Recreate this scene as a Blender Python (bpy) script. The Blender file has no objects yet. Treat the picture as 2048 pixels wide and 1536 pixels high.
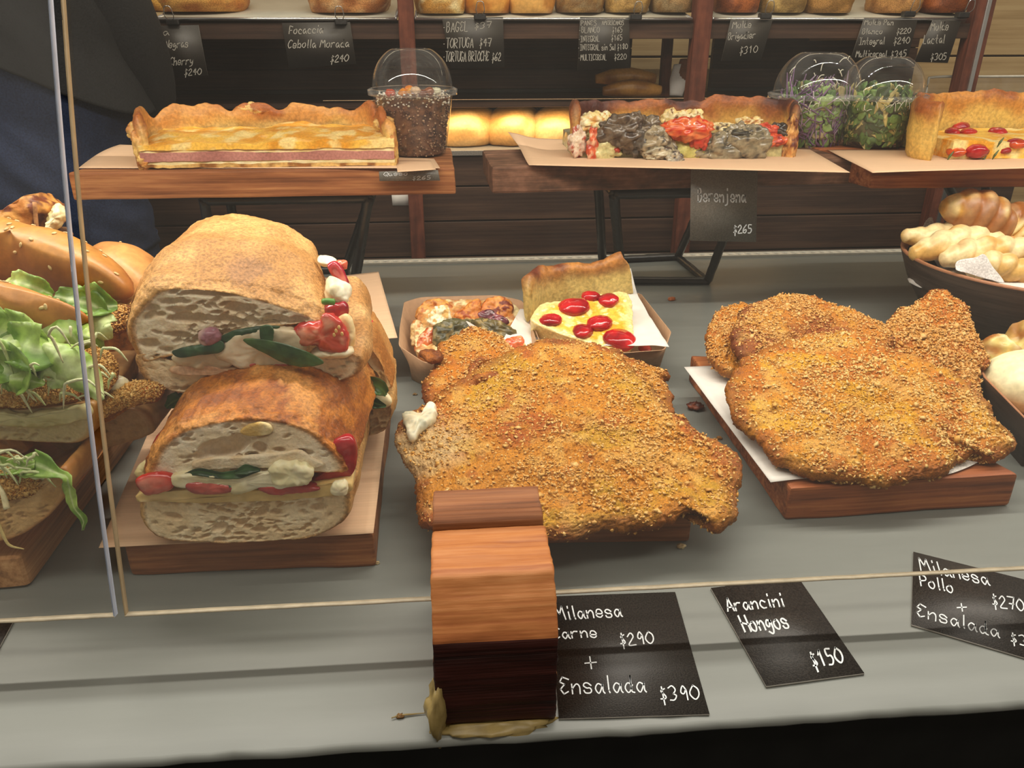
import bpy, bmesh, math, random
import numpy as np
from mathutils import Vector, Matrix
R = math.radians
S = bpy.context.scene
col = S.collection
# ------------------------------------------------------------------ camera
PITCH, YAW, H, F = R(25.0), R(4.4), 0.40, 1547.0
cam = bpy.data.objects.new('camera', bpy.data.cameras.new('camera'))
col.objects.link(cam)
cam.data.sensor_width = 36.0
cam.data.lens = 36.0 * F / 2048
cam.data.clip_start = 0.01
cam.location = (0, 0, H)
cam.rotation_euler = (math.pi/2 - PITCH, 0, -YAW)
S.camera = cam
# ------------------------------------------------------------------ light
S.view_settings.view_transform = 'Standard'
S.view_settings.look = 'None'
S.view_settings.gamma = 1.0
S.view_settings.use_curve_mapping = False
S.view_settings.exposure = -0.12
w = bpy.data.worlds.new('world'); S.world = w; w.use_nodes = True
w.node_tree.nodes['Background'].inputs[0].default_value = (0.80, 0.69, 0.56, 1)
w.node_tree.nodes['Background'].inputs[1].default_value = 0.37

def area(name, loc, rot, sx, sy, power, color):
    l = bpy.data.lights.new(name, 'AREA'); l.shape = 'RECTANGLE'
    l.size, l.size_y, l.energy, l.color = sx, sy, power, color
    o = bpy.data.objects.new(name, l); col.objects.link(o)
    o.location = loc; o.rotation_euler = rot
    return o
# the case's own tube light above the food, the rack lights behind, the shop ceiling lamp, an added fill in front
area('case_light', (0.15, 0.765, 0.612), (0, 0, 0), 2.6, 0.025, 16.5, (1.0, 0.92, 0.80))
area('ceiling_light', (0.1, 0.965, 2.05), (R(-12), 0, 0), 3.0, 0.012, 34.0, (1.0, 0.95, 0.86))
area('front_fill', (-0.1, -0.15, 2.2), (R(12), 0, 0), 2.6, 0.4, 27.0, (1.0, 0.92, 0.80))  # added fill to brighten the shaded front faces, not a lamp of the shop
area('rack_light', (0.3, 1.62, 0.80), (R(30), 0, 0), 2.2, 0.06, 4.5, (1.0, 0.82, 0.56))
area('loaf_light', (0.25, 1.93, 0.222), (R(10), 0, 0), 1.1, 0.14, 4.2, (1.0, 0.74, 0.40))

# ------------------------------------------------------------------ projection helpers (real positions measured off the photograph)
fwd = np.array([math.sin(YAW)*math.cos(PITCH), math.cos(YAW)*math.cos(PITCH), -math.sin(PITCH)])
rgt = np.array([math.cos(YAW), -math.sin(YAW), 0.0])
upv = np.cross(rgt, fwd)
C0 = np.array([0, 0, H])
def ray(px, py): return fwd + (px-1024)/F*rgt - (py-768)/F*upv
def onZ(px, py, z=0.0):
    d = ray(px, py); return C0 + d*((z-H)/d[2])
def onY(px, py, Y):
    d = ray(px, py); return C0 + d*(Y/d[1])
def onP(px, py, P, n):
    d = ray(px, py); return C0 + d*(np.dot(np.array(P)-C0, n)/np.dot(d, n))
def slope_plane(y0, z0, y1, z1, roll=0.0):
    """plane through heights z0 at y0 and z1 at y1; roll tilts it sideways"""
    s = (z1-z0)/(y1-y0)
    n = np.array([-roll, -s, 1.0]); n /= np.linalg.norm(n)
    return np.array([0, y0, z0]), n
def toP(pts, pl): return np.array([onP(x, y, pl[0], pl[1]) for x, y in pts])
def toY(pts, Y): return np.array([onY(x, y, Y) for x, y in pts])
def toZ(pts, z): return np.array([onZ(x, y, z) for x, y in pts])
def depth(p): return float(np.dot(np.array(p)-C0, fwd))
def px2m(px, p): return px*depth(p)/F

# ------------------------------------------------------------------ noise
def _h(ix, iy, iz, s):
    n = (ix*374761393 + iy*668265263 + iz*1274126177 + s*362437) & 0xffffffff
    n = ((n ^ (n >> 13))*1274126177) & 0xffffffff
    return ((n ^ (n >> 16)) & 0xffff)/65535.0
def vnoise(p, sc, s=0):
    q = np.asarray(p)*sc; i = np.floor(q).astype(np.int64); f = q-i; f = f*f*(3-2*f)
    r = 0
    for a in (0, 1):
        for b in (0, 1):
            for c in (0, 1):
                wgt = (f[:, 0] if a else 1-f[:, 0])*(f[:, 1] if b else 1-f[:, 1])*(f[:, 2] if c else 1-f[:, 2])
                r = r + wgt*_h(i[:, 0]+a, i[:, 1]+b, i[:, 2]+c, s)
    return r*2-1
def fbm(p, sc, o=3, s=0):
    r, a = 0, 1.0
    for k in range(o):
        r = r + a*vnoise(p, sc*2**k, s+k*7); a *= 0.5
    return r
def worley(p, sc, s=0):
    q = np.asarray(p)*sc; i = np.floor(q).astype(np.int64)
    best = np.full(len(q), 9.0)
    for a in (-1, 0, 1):
        for b in (-1, 0, 1):
            for c in (-1, 0, 1):
                x, y, z = i[:, 0]+a, i[:, 1]+b, i[:, 2]+c
                d = (x+_h(x, y, z, s)-q[:, 0])**2+(y+_h(x, y, z, s+1)-q[:, 1])**2+(z+_h(x, y, z, s+2)-q[:, 2])**2
                best = np.minimum(best, d)
    return np.sqrt(best)
def ss(a, b, x): t = np.clip((x-a)/(b-a), 0, 1); return t*t*(3-2*t)

# ------------------------------------------------------------------ colour and materials
def lin(h):
    h = h.lstrip('#'); c = np.array([int(h[i:i+2], 16)/255 for i in (0, 2, 4)])
    return np.where(c <= 0.04045, c/12.92, ((c+0.055)/1.055)**2.4)
def mixc(a, b, t): t = np.asarray(t)[:, None]; return a*(1-t)+b*t
def nt(name):
    m = bpy.data.materials.new(name); m.use_nodes = True
    t = m.node_tree; b = t.nodes['Principled BSDF']
    return m, t, b
def add_noise(t, scale, detail=4, vec=None, mapping=None, rough=0.55):
    tc = t.nodes.new('ShaderNodeTexCoord')
    n = t.nodes.new('ShaderNodeTexNoise'); n.inputs['Scale'].default_value = scale; n.inputs['Detail'].default_value = detail
    n.inputs['Roughness'].default_value = rough
    if mapping:
        mp = t.nodes.new('ShaderNodeMapping'); mp.inputs['Scale'].default_value = mapping
        t.links.new(tc.outputs['Object'], mp.inputs[0]); t.links.new(mp.outputs[0], n.inputs['Vector'])
    else: t.links.new(tc.outputs['Object'], n.inputs['Vector'])
    return n
def ramp(t, src, stops):
    r = t.nodes.new('ShaderNodeValToRGB'); e = r.color_ramp.elements
    while len(e) < len(stops): e.new(0.5)
    for k, (p, c) in enumerate(stops):
        e[k].position = p; e[k].color = (*(lin(c) if isinstance(c, str) else c), 1)
    t.links.new(src, r.inputs[0]); return r
def bump(t, b, src, strength, dist):
    n = t.nodes.new('ShaderNodeBump'); n.inputs['Strength'].default_value = strength; n.inputs['Distance'].default_value = dist
    t.links.new(src, n.inputs['Height']); t.links.new(n.outputs[0], b.inputs['Normal'])
def food(name, rough=0.6, nscale=350, namp=0.25, bstr=0.5, bdist=0.001, spec=0.35, sss=0.0, coat=0.0):
    """colour comes from the thing's own colour attribute, varied by fine grain"""
    m, t, b = nt(name)
    a = t.nodes.new('ShaderNodeAttribute'); a.attribute_name = 'Col'
    n = add_noise(t, nscale, 5)
    r = ramp(t, n.outputs[0], [(0.37, (1-namp,)*3), (0.63, (1+namp*0.6,)*3)])
    mx = t.nodes.new('ShaderNodeMix'); mx.data_type = 'RGBA'; mx.blend_type = 'MULTIPLY'; mx.inputs[0].default_value = 1
    t.links.new(a.outputs['Color'], mx.inputs[6]); t.links.new(r.outputs[0], mx.inputs[7])
    t.links.new(mx.outputs[2], b.inputs['Base Color'])
    b.inputs['Roughness'].default_value = rough; b.inputs['Specular IOR Level'].default_value = spec
    if sss: b.inputs['Subsurface Weight'].default_value = sss; b.inputs['Subsurface Radius'].default_value = (0.006, 0.003, 0.0015); b.inputs['Subsurface Scale'].default_value = 1.0
    if coat: b.inputs['Coat Weight'].default_value = coat; b.inputs['Coat Roughness'].default_value = 0.15
    if bstr: bump(t, b, n.outputs[0], bstr, bdist)
    return m
def wood(name, stops, sc=(5, 55, 55), rough=0.6, bstr=0.5, bdist=0.0012, spec=0.3):
    m, t, b = nt(name)
    n = add_noise(t, 1.0, 6, mapping=sc, rough=0.6)
    n2 = add_noise(t, 1.0, 3, mapping=(sc[0]*0.5, sc[1]*6, sc[2]*6))
    mm = t.nodes.new('ShaderNodeMix'); mm.data_type = 'FLOAT'; mm.inputs[0].default_value = 0.35
    t.links.new(n.outputs[0], mm.inputs[2]); t.links.new(n2.outputs[0], mm.inputs[3])
    r = ramp(t, mm.outputs[0], [(0.5+(p-0.5)*0.6, c) for p, c in stops]); t.links.new(r.outputs[0], b.inputs['Base Color'])
    b.inputs['Roughness'].default_value = rough; b.inputs['Specular IOR Level'].default_value = spec
    bump(t, b, mm.outputs[0], bstr, bdist); return m
def plain(name, c, rough=0.6, nscale=60, namp=0.08, metal=0.0, bstr=0.0, bdist=0.0005, spec=0.4, mapping=None):
    m, t, b = nt(name); c = lin(c)
    n = add_noise(t, 1.0 if mapping else nscale, 5, mapping=mapping)
    r = ramp(t, n.outputs[0], [(0.37, tuple(c*(1-namp))), (0.63, tuple(c*(1+namp)))])
    t.links.new(r.outputs[0], b.inputs['Base Color'])
    b.inputs['Roughness'].default_value = rough; b.inputs['Metallic'].default_value = metal; b.inputs['Specular IOR Level'].default_value = spec
    if bstr: bump(t, b, n.outputs[0], bstr, bdist)
    return m
def clear(name, tint=(0.97, 0.985, 0.98), ior=1.45, haze=0.0, rough=0.0, hs=(3, 3, 3)):
    m = bpy.data.materials.new(name); m.use_nodes = True; t = m.node_tree; t.nodes.clear()
    out = t.nodes.new('ShaderNodeOutputMaterial'); tr = t.nodes.new('ShaderNodeBsdfTransparent'); tr.inputs[0].default_value = (*tint, 1)
    g = t.nodes.new('ShaderNodeBsdfGlossy'); g.inputs['Roughness'].default_value = rough
    fr = t.nodes.new('ShaderNodeFresnel'); fr.inputs[0].default_value = ior
    ge = t.nodes.new('ShaderNodeNewGeometry')           # the same fresnel for light entering and leaving the sheet
    mx = t.nodes.new('ShaderNodeMixShader'); t.links.new(fr.outputs[0], mx.inputs[0])
    iv = t.nodes.new('ShaderNodeMix'); iv.data_type = 'FLOAT'; iv.inputs[2].default_value = ior; iv.inputs[3].default_value = 1/ior
    t.links.new(ge.outputs['Backfacing'], iv.inputs[0]); t.links.new(iv.outputs[0], fr.inputs[0])
    t.links.new(tr.outputs[0], mx.inputs[1]); t.links.new(g.outputs[0], mx.inputs[2])
    last = mx
    if haze:
        d = t.nodes.new('ShaderNodeBsdfDiffuse'); d.inputs[0].default_value = (0.75, 0.74, 0.70, 1)
        n = add_noise(t, 1.0, 6, mapping=hs)
        mr = t.nodes.new('ShaderNodeMapRange'); mr.inputs[1].default_value = 0.35; mr.inputs[2].default_value = 0.75
        mr.inputs[3].default_value = haze*0.3; mr.inputs[4].default_value = haze*2
        t.links.new(n.outputs[0], mr.inputs[0])
        m2 = t.nodes.new('ShaderNodeMixShader'); t.links.new(mr.outputs[0], m2.inputs[0])
        t.links.new(mx.outputs[0], m2.inputs[1]); t.links.new(d.outputs[0], m2.inputs[2]); last = m2
    t.links.new(last.outputs[0], out.inputs[0]); return m

M = {}
M['crumb_coat'] = food('breadcrumb_coating', 0.55, 700, 0.35, 0.8, 0.0010, spec=0.3)
M['flake'] = food('breadcrumb_flake', 0.5, 900, 0.2, 0.3, 0.0005)
M['crust'] = food('bread_crust', 0.5, 420, 0.32, 0.9, 0.0011)
M['smooth_crust'] = food('glazed_crust', 0.38, 160, 0.13, 0.35, 0.0007, spec=0.45)
M['pastry'] = food('pastry', 0.45, 220, 0.22, 0.7, 0.0012, spec=0.4)
M['bread'] = food('bread_crumb', 0.75, 420, 0.08, 0.9, 0.0010, spec=0.2, sss=0.12)
M['wet'] = food('moist_food', 0.22, 300, 0.18, 0.25, 0.0006, spec=0.55, sss=0.10)
M['tomato'] = food('tomato_flesh', 0.14, 120, 0.18, 0.12, 0.0006, spec=0.6, sss=0.15)
M['cream'] = food('cheese', 0.35, 160, 0.08, 0.4, 0.0010, spec=0.4, sss=0.2)
M['leaf'] = food('leaf', 0.38, 140, 0.22, 0.35, 0.0008, spec=0.45)
M['grain'] = food('small_food', 0.45, 500, 0.25, 0.3, 0.0005)
M['board_warm'] = wood('board_wood_warm', [(0.30, '#6d3f22'), (0.5, '#955d37'), (0.7, '#b57c4c')])
M['board_red'] = wood('board_wood_red', [(0.30, '#63321b'), (0.5, '#96542f'), (0.7, '#b97443')])
M['board_brown'] = wood('board_wood_brown', [(0.3, '#4b3426'), (0.5, '#6a4936'), (0.7, '#87604a')], sc=(30, 40, 40))
M['board_pale'] = wood('board_wood_pale', [(0.28, '#8a5f3a'), (0.5, '#b98553'), (0.72, '#d5a470')])
M['block'] = wood('rough_pine', [(0.25, '#7a4320'), (0.42, '#9c5c30'), (0.55, '#b0703e'), (0.75, '#c58a58')], sc=(6, 38, 38), bstr=0.7, bdist=0.002, rough=0.5)
M['block_shaded'] = wood('shaded_pine', [(0.3, '#1f0c08'), (0.5, '#331510'), (0.7, '#46201a')], sc=(5, 80, 80), bstr=0.8, bdist=0.002, rough=0.45)  # same timber, with the shade of the upright front face put into the colour
M['block_back'] = wood('pine_back_shaded', [(0.3, '#61391f'), (0.5, '#84502f'), (0.7, '#9c6640')], sc=(5, 60, 60), bstr=0.6, bdist=0.002)  # duller pine, shadow on the rear part put into its colour
M['rack_wood'] = wood('rack_red_wood', [(0.3, '#4a2519'), (0.5, '#5f3122'), (0.7, '#743f2c')], sc=(60, 60, 6), rough=0.7)
M['dark_plank'] = wood('dark_plank', [(0.3, '#2c1d16'), (0.5, '#3d2a20'), (0.7, '#50392b')], sc=(3, 30, 30), rough=0.65, bstr=0.3)
M['pale_plank'] = wood('pale_plank', [(0.3, '#a98b5e'), (0.5, '#bd9f70'), (0.7, '#c9ad7e')], sc=(2, 22, 22), rough=0.7, bstr=0.15)
M['deck'] = plain('grey_paint', '#767974', 0.42, 0, 0.035, bstr=0.12, bdist=0.0006, mapping=(9, 60, 60), spec=0.45)
M['fascia'] = plain('black_paint', '#151513', 0.5, 30, 0.2)
M['white_metal'] = plain('white_metal', '#c9c4b6', 0.45, 80, 0.06)
M['black_iron'] = plain('black_iron', '#1b1a1a', 0.35, 90, 0.3, bstr=0.6, bdist=0.0012, spec=0.6)
M['kraft'] = plain('kraft_paper', '#dbb692', 0.7, 0, 0.05, bstr=0.4, bdist=0.0006, mapping=(6, 420, 6))
M['kraft_board'] = plain('kraft_board', '#b08a68', 0.7, 120, 0.07, bstr=0.2)
M['white_paper'] = plain('white_paper', '#dcd7d0', 0.6, 90, 0.03, bstr=0.2, bdist=0.0005)
M['slate'] = plain('slate_card', '#2b2723', 0.45, 900, 0.5, bstr=0.5, bdist=0.0004, spec=0.5)
M['slate_grey'] = plain('grey_card', '#6f6b63', 0.35, 700, 0.2, bstr=0.2, bdist=0.0003, spec=0.5)
M['card_edge'] = plain('card_edge', '#9a968e', 0.5)
M['chalk'] = plain('white_marker', '#d3d8da', 0.6, 500, 0.08)
M['chalk_dim'] = plain('faded_marker', '#a8a49b', 0.6, 500, 0.15)
M['glass'] = clear('case_glass', tint=(0.985, 0.99, 0.985), haze=0.012, hs=(6, 6, 2))
M['plastic'] = clear('clear_plastic', tint=(0.97, 0.97, 0.97), ior=1.5, haze=0.03, rough=0.04, hs=(25, 25, 25))
M['edge_blue'] = plain('glass_edge_blue', '#c9d4ea', 0.3, 50, 0.08)
M['edge_tan'] = plain('glass_edge_tan', '#b59f7c', 0.3, 50, 0.12)
M['edge_white'] = plain('glass_edge_white', '#b9ad95', 0.3, 90, 0.12)
M['glue'] = plain('dried_glue', '#8f7c4c', 0.4, 60, 0.2)
M['tray_metal'] = plain('tray_metal', '#b9b5a6', 0.35, 20, 0.05, metal=0.4)
M['steel'] = plain('steel', '#c8c8c8', 0.2, 30, 0.05, metal=0.9)
M['shirt'] = plain('black_cloth', '#151617', 0.85, 0, 0.3, bstr=0.5, bdist=0.002, mapping=(300, 300, 300))
M['jeans'] = plain('blue_denim', '#232f4a', 0.8, 0, 0.25, bstr=0.5, bdist=0.001, mapping=(350, 350, 350))
M['skin'] = plain('skin', '#b07a5c', 0.5, 40, 0.06)
M['hair'] = plain('dark_hair', '#1c1410', 0.6, 60, 0.3)
M['bowl_dark'] = wood('bowl_outside', [(0.3, '#33281f'), (0.5, '#463830'), (0.7, '#55463b')], sc=(4, 4, 60), rough=0.5, bstr=0.2)
M['bowl_rim'] = plain('bowl_rim', '#a4704f', 0.5, 50, 0.12)

# ------------------------------------------------------------------ mesh helpers
def tag(o, label=None, cat=None, group=None, kind=None):
    if label: o['label'] = label
    if cat: o['category'] = cat
    if group: o['group'] = group
    if kind: o['kind'] = kind
    return o
def thing(name, loc, label, cat, group=None):
    o = bpy.data.objects.new(name, None); col.objects.link(o)
    o.empty_display_size = 0.02
    o.location = Vector([float(v) for v in loc])
    return tag(o, label, cat, group)
def ploc(p): return np.array(p.location) if p is not None else np.zeros(3)
def make(name, V, faces, mat, parent=None, cols=None, smooth=True, loc=None, rot=None, mats=None, mi=None):
    """V: world coordinates; faces: list of index arrays (quads / tris) or lists. One mesh object."""
    V = np.asarray(V, float)
    if loc is None: loc = ploc(parent) if parent is not None else np.array([V[:, 0].mean(), V[:, 1].mean(), V[:, 2].min()])
    loc = np.asarray(loc, float)
    L = V-loc
    if rot is not None:
        Rm = np.array(rot.to_3x3() if hasattr(rot, 'to_3x3') else rot); L = L @ Rm
    me = bpy.data.meshes.new(name)
    arrs = [np.asarray(f, dtype=np.int32) for f in faces if len(f)]
    sizes = np.concatenate([np.full(len(a), a.shape[1], np.int32) for a in arrs])
    idx = np.concatenate([a.ravel() for a in arrs])
    me.vertices.add(len(L)); me.vertices.foreach_set('co', L.ravel())
    me.loops.add(len(idx)); me.loops.foreach_set('vertex_index', idx)
    me.polygons.add(len(sizes))
    st = np.concatenate([[0], np.cumsum(sizes)[:-1]]).astype(np.int32)
    me.polygons.foreach_set('loop_start', st); me.polygons.foreach_set('loop_total', sizes)
    if smooth: me.polygons.foreach_set('use_smooth', np.ones(len(sizes), bool))
    for m in (mats or [mat]): me.materials.append(m)
    if mi is not None: me.polygons.foreach_set('material_index', np.asarray(mi, np.int32))
    me.update(calc_edges=True); me.validate()
    if cols is not None:
        c = np.asarray(cols, float)
        if c.ndim == 1: c = np.tile(c, (len(L), 1))
        at = me.color_attributes.new('Col', 'FLOAT_COLOR', 'POINT')
        at.data.foreach_set('color', np.hstack([np.clip(c, 0, 1), np.ones((len(c), 1))]).astype(np.float32).ravel())
    o = bpy.data.objects.new(name, me); col.objects.link(o)
    if parent is not None:
        o.parent = parent; o.location = Vector(loc-ploc(parent))
    else: o.location = Vector(loc)
    if rot is not None: o.rotation_euler = Matrix([[float(x) for x in r] for r in Rm]).to_euler()
    return o
def normals(V, quads, tris=None):
    N = np.zeros_like(V)
    if len(quads):
        q = np.asarray(quads); n = np.cross(V[q[:, 2]]-V[q[:, 0]], V[q[:, 3]]-V[q[:, 1]])
        for k in range(4): np.add.at(N, q[:, k], n)
    if tris is not None and len(tris):
        q = np.asarray(tris); n = np.cross(V[q[:, 1]]-V[q[:, 0]], V[q[:, 2]]-V[q[:, 0]])
        for k in range(3): np.add.at(N, q[:, k], n)
    return N/np.maximum(np.linalg.norm(N, axis=1), 1e-12)[:, None]
def closed(pts, n, smooth=True):
    """closed catmull-rom curve through pts, resampled evenly to n points"""
    P = np.asarray(pts, float); k = len(P); out = []
    if smooth:
        for i in range(k):
            a, b, c, d = P[i-1], P[i], P[(i+1) % k], P[(i+2) % k]
            for t in np.linspace(0, 1, 12, endpoint=False):
                out.append(0.5*((2*b)+(-a+c)*t+(2*a-5*b+4*c-d)*t*t+(-a+3*b-3*c+d)*t**3))
        P = np.array(out)
    Q = np.vstack([P, P[:1]]); L = np.concatenate([[0], np.cumsum(np.linalg.norm(np.diff(Q, axis=0), axis=1))])
    s = np.linspace(0, L[-1], n, endpoint=False)
    return np.stack([np.interp(s, L, Q[:, j]) for j in range(Q.shape[1])], 1)
def open_curve(pts, n):
    P = np.asarray(pts, float); k = len(P)
    if k > 2:
        E = np.vstack([2*P[0]-P[1], P, 2*P[-1]-P[-2]]); out = []
        for i in range(1, k):
            a, b, c, d = E[i-1], E[i], E[i+1], E[i+2]
            for t in np.linspace(0, 1, 10, endpoint=False):
                out.append(0.5*((2*b)+(-a+c)*t+(2*a-5*b+4*c-d)*t*t+(-a+3*b-3*c+d)*t**3))
        out.append(P[-1]); P = np.array(out)
    L = np.concatenate([[0], np.cumsum(np.linalg.norm(np.diff(P, axis=0), axis=1))])
    s = np.linspace(0, L[-1], n)
    return np.stack([np.interp(s, L, P[:, j]) for j in range(P.shape[1])], 1)
def ringq(a, b, m):
    i = np.arange(m); j = (i+1) % m
    return np.stack([a+i, a+j, b+j, b+i], 1)
def pad(outline, n, T, m=160, rings=26, rim=0.01, und=0.0, und_sc=20, disp=None, seed=0, centre=None, low=0.5, dome=0.0, lin_=0.0):
    """flat body filling a closed 3D outline lying in a plane with normal n: rounded rim, thickness T.
    returns V, quads, tris, s (0 centre .. 1 rim), top mask"""
    n = np.asarray(n, float); n = n/np.linalg.norm(n)
    O = closed(outline, m); c = O.mean(0) if centre is None else np.asarray(centre, float)
    k = np.arange(1, rings+1); sv = lin_*k/rings+(1-lin_)*np.sin(np.pi/2*k/rings)
    rl = np.linalg.norm(O-c, axis=1)
    V, s, top = [c[None]], [np.zeros(1)], [np.ones(1)]
    offs = []
    hgt = [np.array([1.0])]
    for sk in sv:
        V.append(c+(O-c)*sk); s.append(np.full(m, sk)); top.append(np.ones(m))
        d = np.minimum((1-sk)*rl/rim, 1); hgt.append(np.sqrt(np.maximum(1-(1-d)**2, 0)))
    for sk in sv[:-1][::-1]:
        V.append(c+(O-c)*sk); s.append(np.full(m, sk)); top.append(-np.ones(m))
        d = np.minimum((1-sk)*rl/rim, 1); hgt.append(np.sqrt(np.maximum(1-(1-d)**2, 0)))
    V.append(c[None]); s.append(np.zeros(1)); top.append(-np.ones(1)); hgt.append(np.array([1.0]))
    V = np.vstack(V); s = np.concatenate(s); top = np.concatenate(top); hgt = np.concatenate(hgt)
    base = V.copy()
    off = np.where(top > 0, hgt*T*(1-low), -hgt*T*low)
    if dome: off = off+np.where(top > 0, dome*(1-s**2), 0)
    if und: off = off+und*fbm(base, und_sc, 2, seed)
    V = V+off[:, None]*n
    quads = []; nr = 2*rings-1
    for r in range(nr-1): quads.append(ringq(1+r*m, 1+(r+1)*m, m))
    Q = np.vstack(quads); i = np.arange(m); j = (i+1) % m
    last = 1+nr*m
    Tt = np.vstack([np.stack([np.zeros(m, int), j+1, i+1], 1), np.stack([np.full(m, last), 1+(nr-1)*m+i, 1+(nr-1)*m+j], 1)])
    # orientation
    area_n = np.zeros(3)
    for a in range(m): area_n += np.cross(O[a]-c, O[(a+1) % m]-c)
    if np.dot(area_n, n) > 0: Tt = Tt[:, ::-1]; 
    else: Q = Q[:, ::-1]
    Q = Q[:, ::-1]; 
    if disp is not None:
        N = normals(V, Q, Tt); V = V+N*disp(V, s, top)[:, None]
    return V, Q, Tt, s, top
def fixn(V, Q, T=()):
    """faces outwards: flip if signed volume is negative"""
    vol = 0
    c = V.mean(0)
    if len(Q): q = np.asarray(Q); vol += np.einsum('ij,ij->', V[q[:, 0]]-c, np.cross(V[q[:, 1]]-c, V[q[:, 2]]-c))+np.einsum('ij,ij->', V[q[:, 0]]-c, np.cross(V[q[:, 2]]-c, V[q[:, 3]]-c))
    if len(T): t = np.asarray(T); vol += np.einsum('ij,ij->', V[t[:, 0]]-c, np.cross(V[t[:, 1]]-c, V[t[:, 2]]-c))
    if vol < 0: return (np.asarray(Q)[:, ::-1] if len(Q) else Q), (np.asarray(T)[:, ::-1] if len(T) else T)
    return Q, T
def loft(sections, caprings=20, back='round'):
    """skin over closed sections (all m points); polar filled caps. returns V,Q,T,tagv (0 side,1 front,2 back), s"""
    m = len(sections[0]); K = len(sections)
    V = [np.asarray(x, float) for x in sections]; tg = [np.zeros(m)]*K; sl = [np.ones(m)]*K
    Q = [ringq(a*m, (a+1)*m, m) for a in range(K-1)]; T = []
    base = K*m
    for which, sec in ((1, V[0]), (2, V[-1])):
        c = sec.mean(0); rr = caprings if which == 1 else 5
        prev = 0 if which == 1 else (K-1)*m
        for k in range(rr-1, 0, -1):
            s = k/rr; V.append(c+(sec-c)*s); tg.append(np.full(m, which)); sl.append(np.full(m, s))
            q = ringq(prev, base, m); Q.append(q[:, ::-1] if which == 1 else q)
            prev = base; base += m
        V.append(c[None]); tg.append(np.array([which])); sl.append(np.zeros(1))
        i = np.arange(m); j = (i+1) % m
        t = np.stack([prev+i, prev+j, np.full(m, base)], 1); T.append(t[:, ::-1] if which == 1 else t); base += 1
    V = np.vstack(V); Q = np.vstack(Q); T = np.vstack(T)
    Q, T = fixn(V, Q, T)
    return V, Q, T, np.concatenate(tg), np.concatenate(sl)
def tube(path, r, m=8, n=None, sx=1.0, sy=1.0, up=(0, 0, 1), closed_path=False, capped=True):
    """tube along a path; r scalar or array; sx,sy stretch the section"""
    P = open_curve(path, n) if n else np.asarray(path, float); k = len(P)
    r = np.full(k, r) if np.isscalar(r) else np.interp(np.linspace(0, 1, k), np.linspace(0, 1, len(r)), r)
    Tn = np.gradient(P, axis=0); Tn /= np.maximum(np.linalg.norm(Tn, axis=1), 1e-9)[:, None]
    u = np.asarray(up, float); A = np.cross(Tn, u)
    bad = np.linalg.norm(A, axis=1) < 1e-3; A[bad] = np.cross(Tn[bad], [0, 1, 0.01])
    A /= np.linalg.norm(A, axis=1)[:, None]; B = np.cross(A, Tn)
    th = np.linspace(0, 2*np.pi, m, endpoint=False)
    V = (P[:, None]+r[:, None, None]*(sx*np.cos(th)[None, :, None]*A[:, None]+sy*np.sin(th)[None, :, None]*B[:, None])).reshape(-1, 3)
    Q = np.vstack([ringq(a*m, (a+1)*m, m) for a in range(k-1)]); T = []
    if capped:
        V = np.vstack([V, P[:1], P[-1:]]); i = np.arange(m); j = (i+1) % m
        T = np.vstack([np.stack([j, i, np.full(m, k*m)], 1), np.stack([(k-1)*m+i, (k-1)*m+j, np.full(m, k*m+1)], 1)])
    Q, T = fixn(V, Q, T)
    return V, Q, T
def join(parts):
    """parts: (V,Q,T,col) -> joined"""
    V, Q, T, Cc, b = [], [], [], [], 0
    for v, q, t, c in parts:
        V.append(v)
        if len(q): Q.append(np.asarray(q)+b)
        if len(t): T.append(np.asarray(t)+b)
        c = np.asarray(c, float); Cc.append(np.tile(c, (len(v), 1)) if c.ndim == 1 else c); b += len(v)
    return np.vstack(V), (np.vstack(Q) if Q else []), (np.vstack(T) if T else []), np.vstack(Cc)
def blob(c, r, seed=0, amp=0.15, sc=None, nu=28, nv=18, rot=None, power=1.0):
    th = np.linspace(0, 2*np.pi, nu, endpoint=False); ph = np.linspace(0, np.pi, nv+1)[1:-1]
    r = np.array(r if hasattr(r, '__len__') else (r, r, r), float)
    U = np.stack([np.outer(np.sin(ph), np.cos(th)), np.outer(np.sin(ph), np.sin(th)), np.outer(np.cos(ph), np.ones(nu))], 2).reshape(-1, 3)
    U = np.vstack([U, [[0, 0, 1]], [[0, 0, -1]]])
    if power != 1: U = np.sign(U)*np.abs(U)**power
    d = 1+amp*fbm(U+seed*3.1, (sc or 2.0), 3, seed)
    P = U*r*d[:, None]
    if rot is not None: P = P @ np.array(rot).T
    k = nv-1; Q = np.vstack([ringq(a*nu, (a+1)*nu, nu) for a in range(k-1)])
    i = np.arange(nu); j = (i+1) % nu
    T = np.vstack([np.stack([j, i, np.full(nu, k*nu)], 1), np.stack([(k-1)*nu+i, (k-1)*nu+j, np.full(nu, k*nu+1)], 1)])
    V = P+np.asarray(c); Q, T = fixn(V, Q, T)
    return V, Q, T
def rotm(ax=0, ay=0, az=0):
    return np.array(Matrix.Rotation(az, 3, 'Z') @ Matrix.Rotation(ay, 3, 'Y') @ Matrix.Rotation(ax, 3, 'X'))
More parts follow.
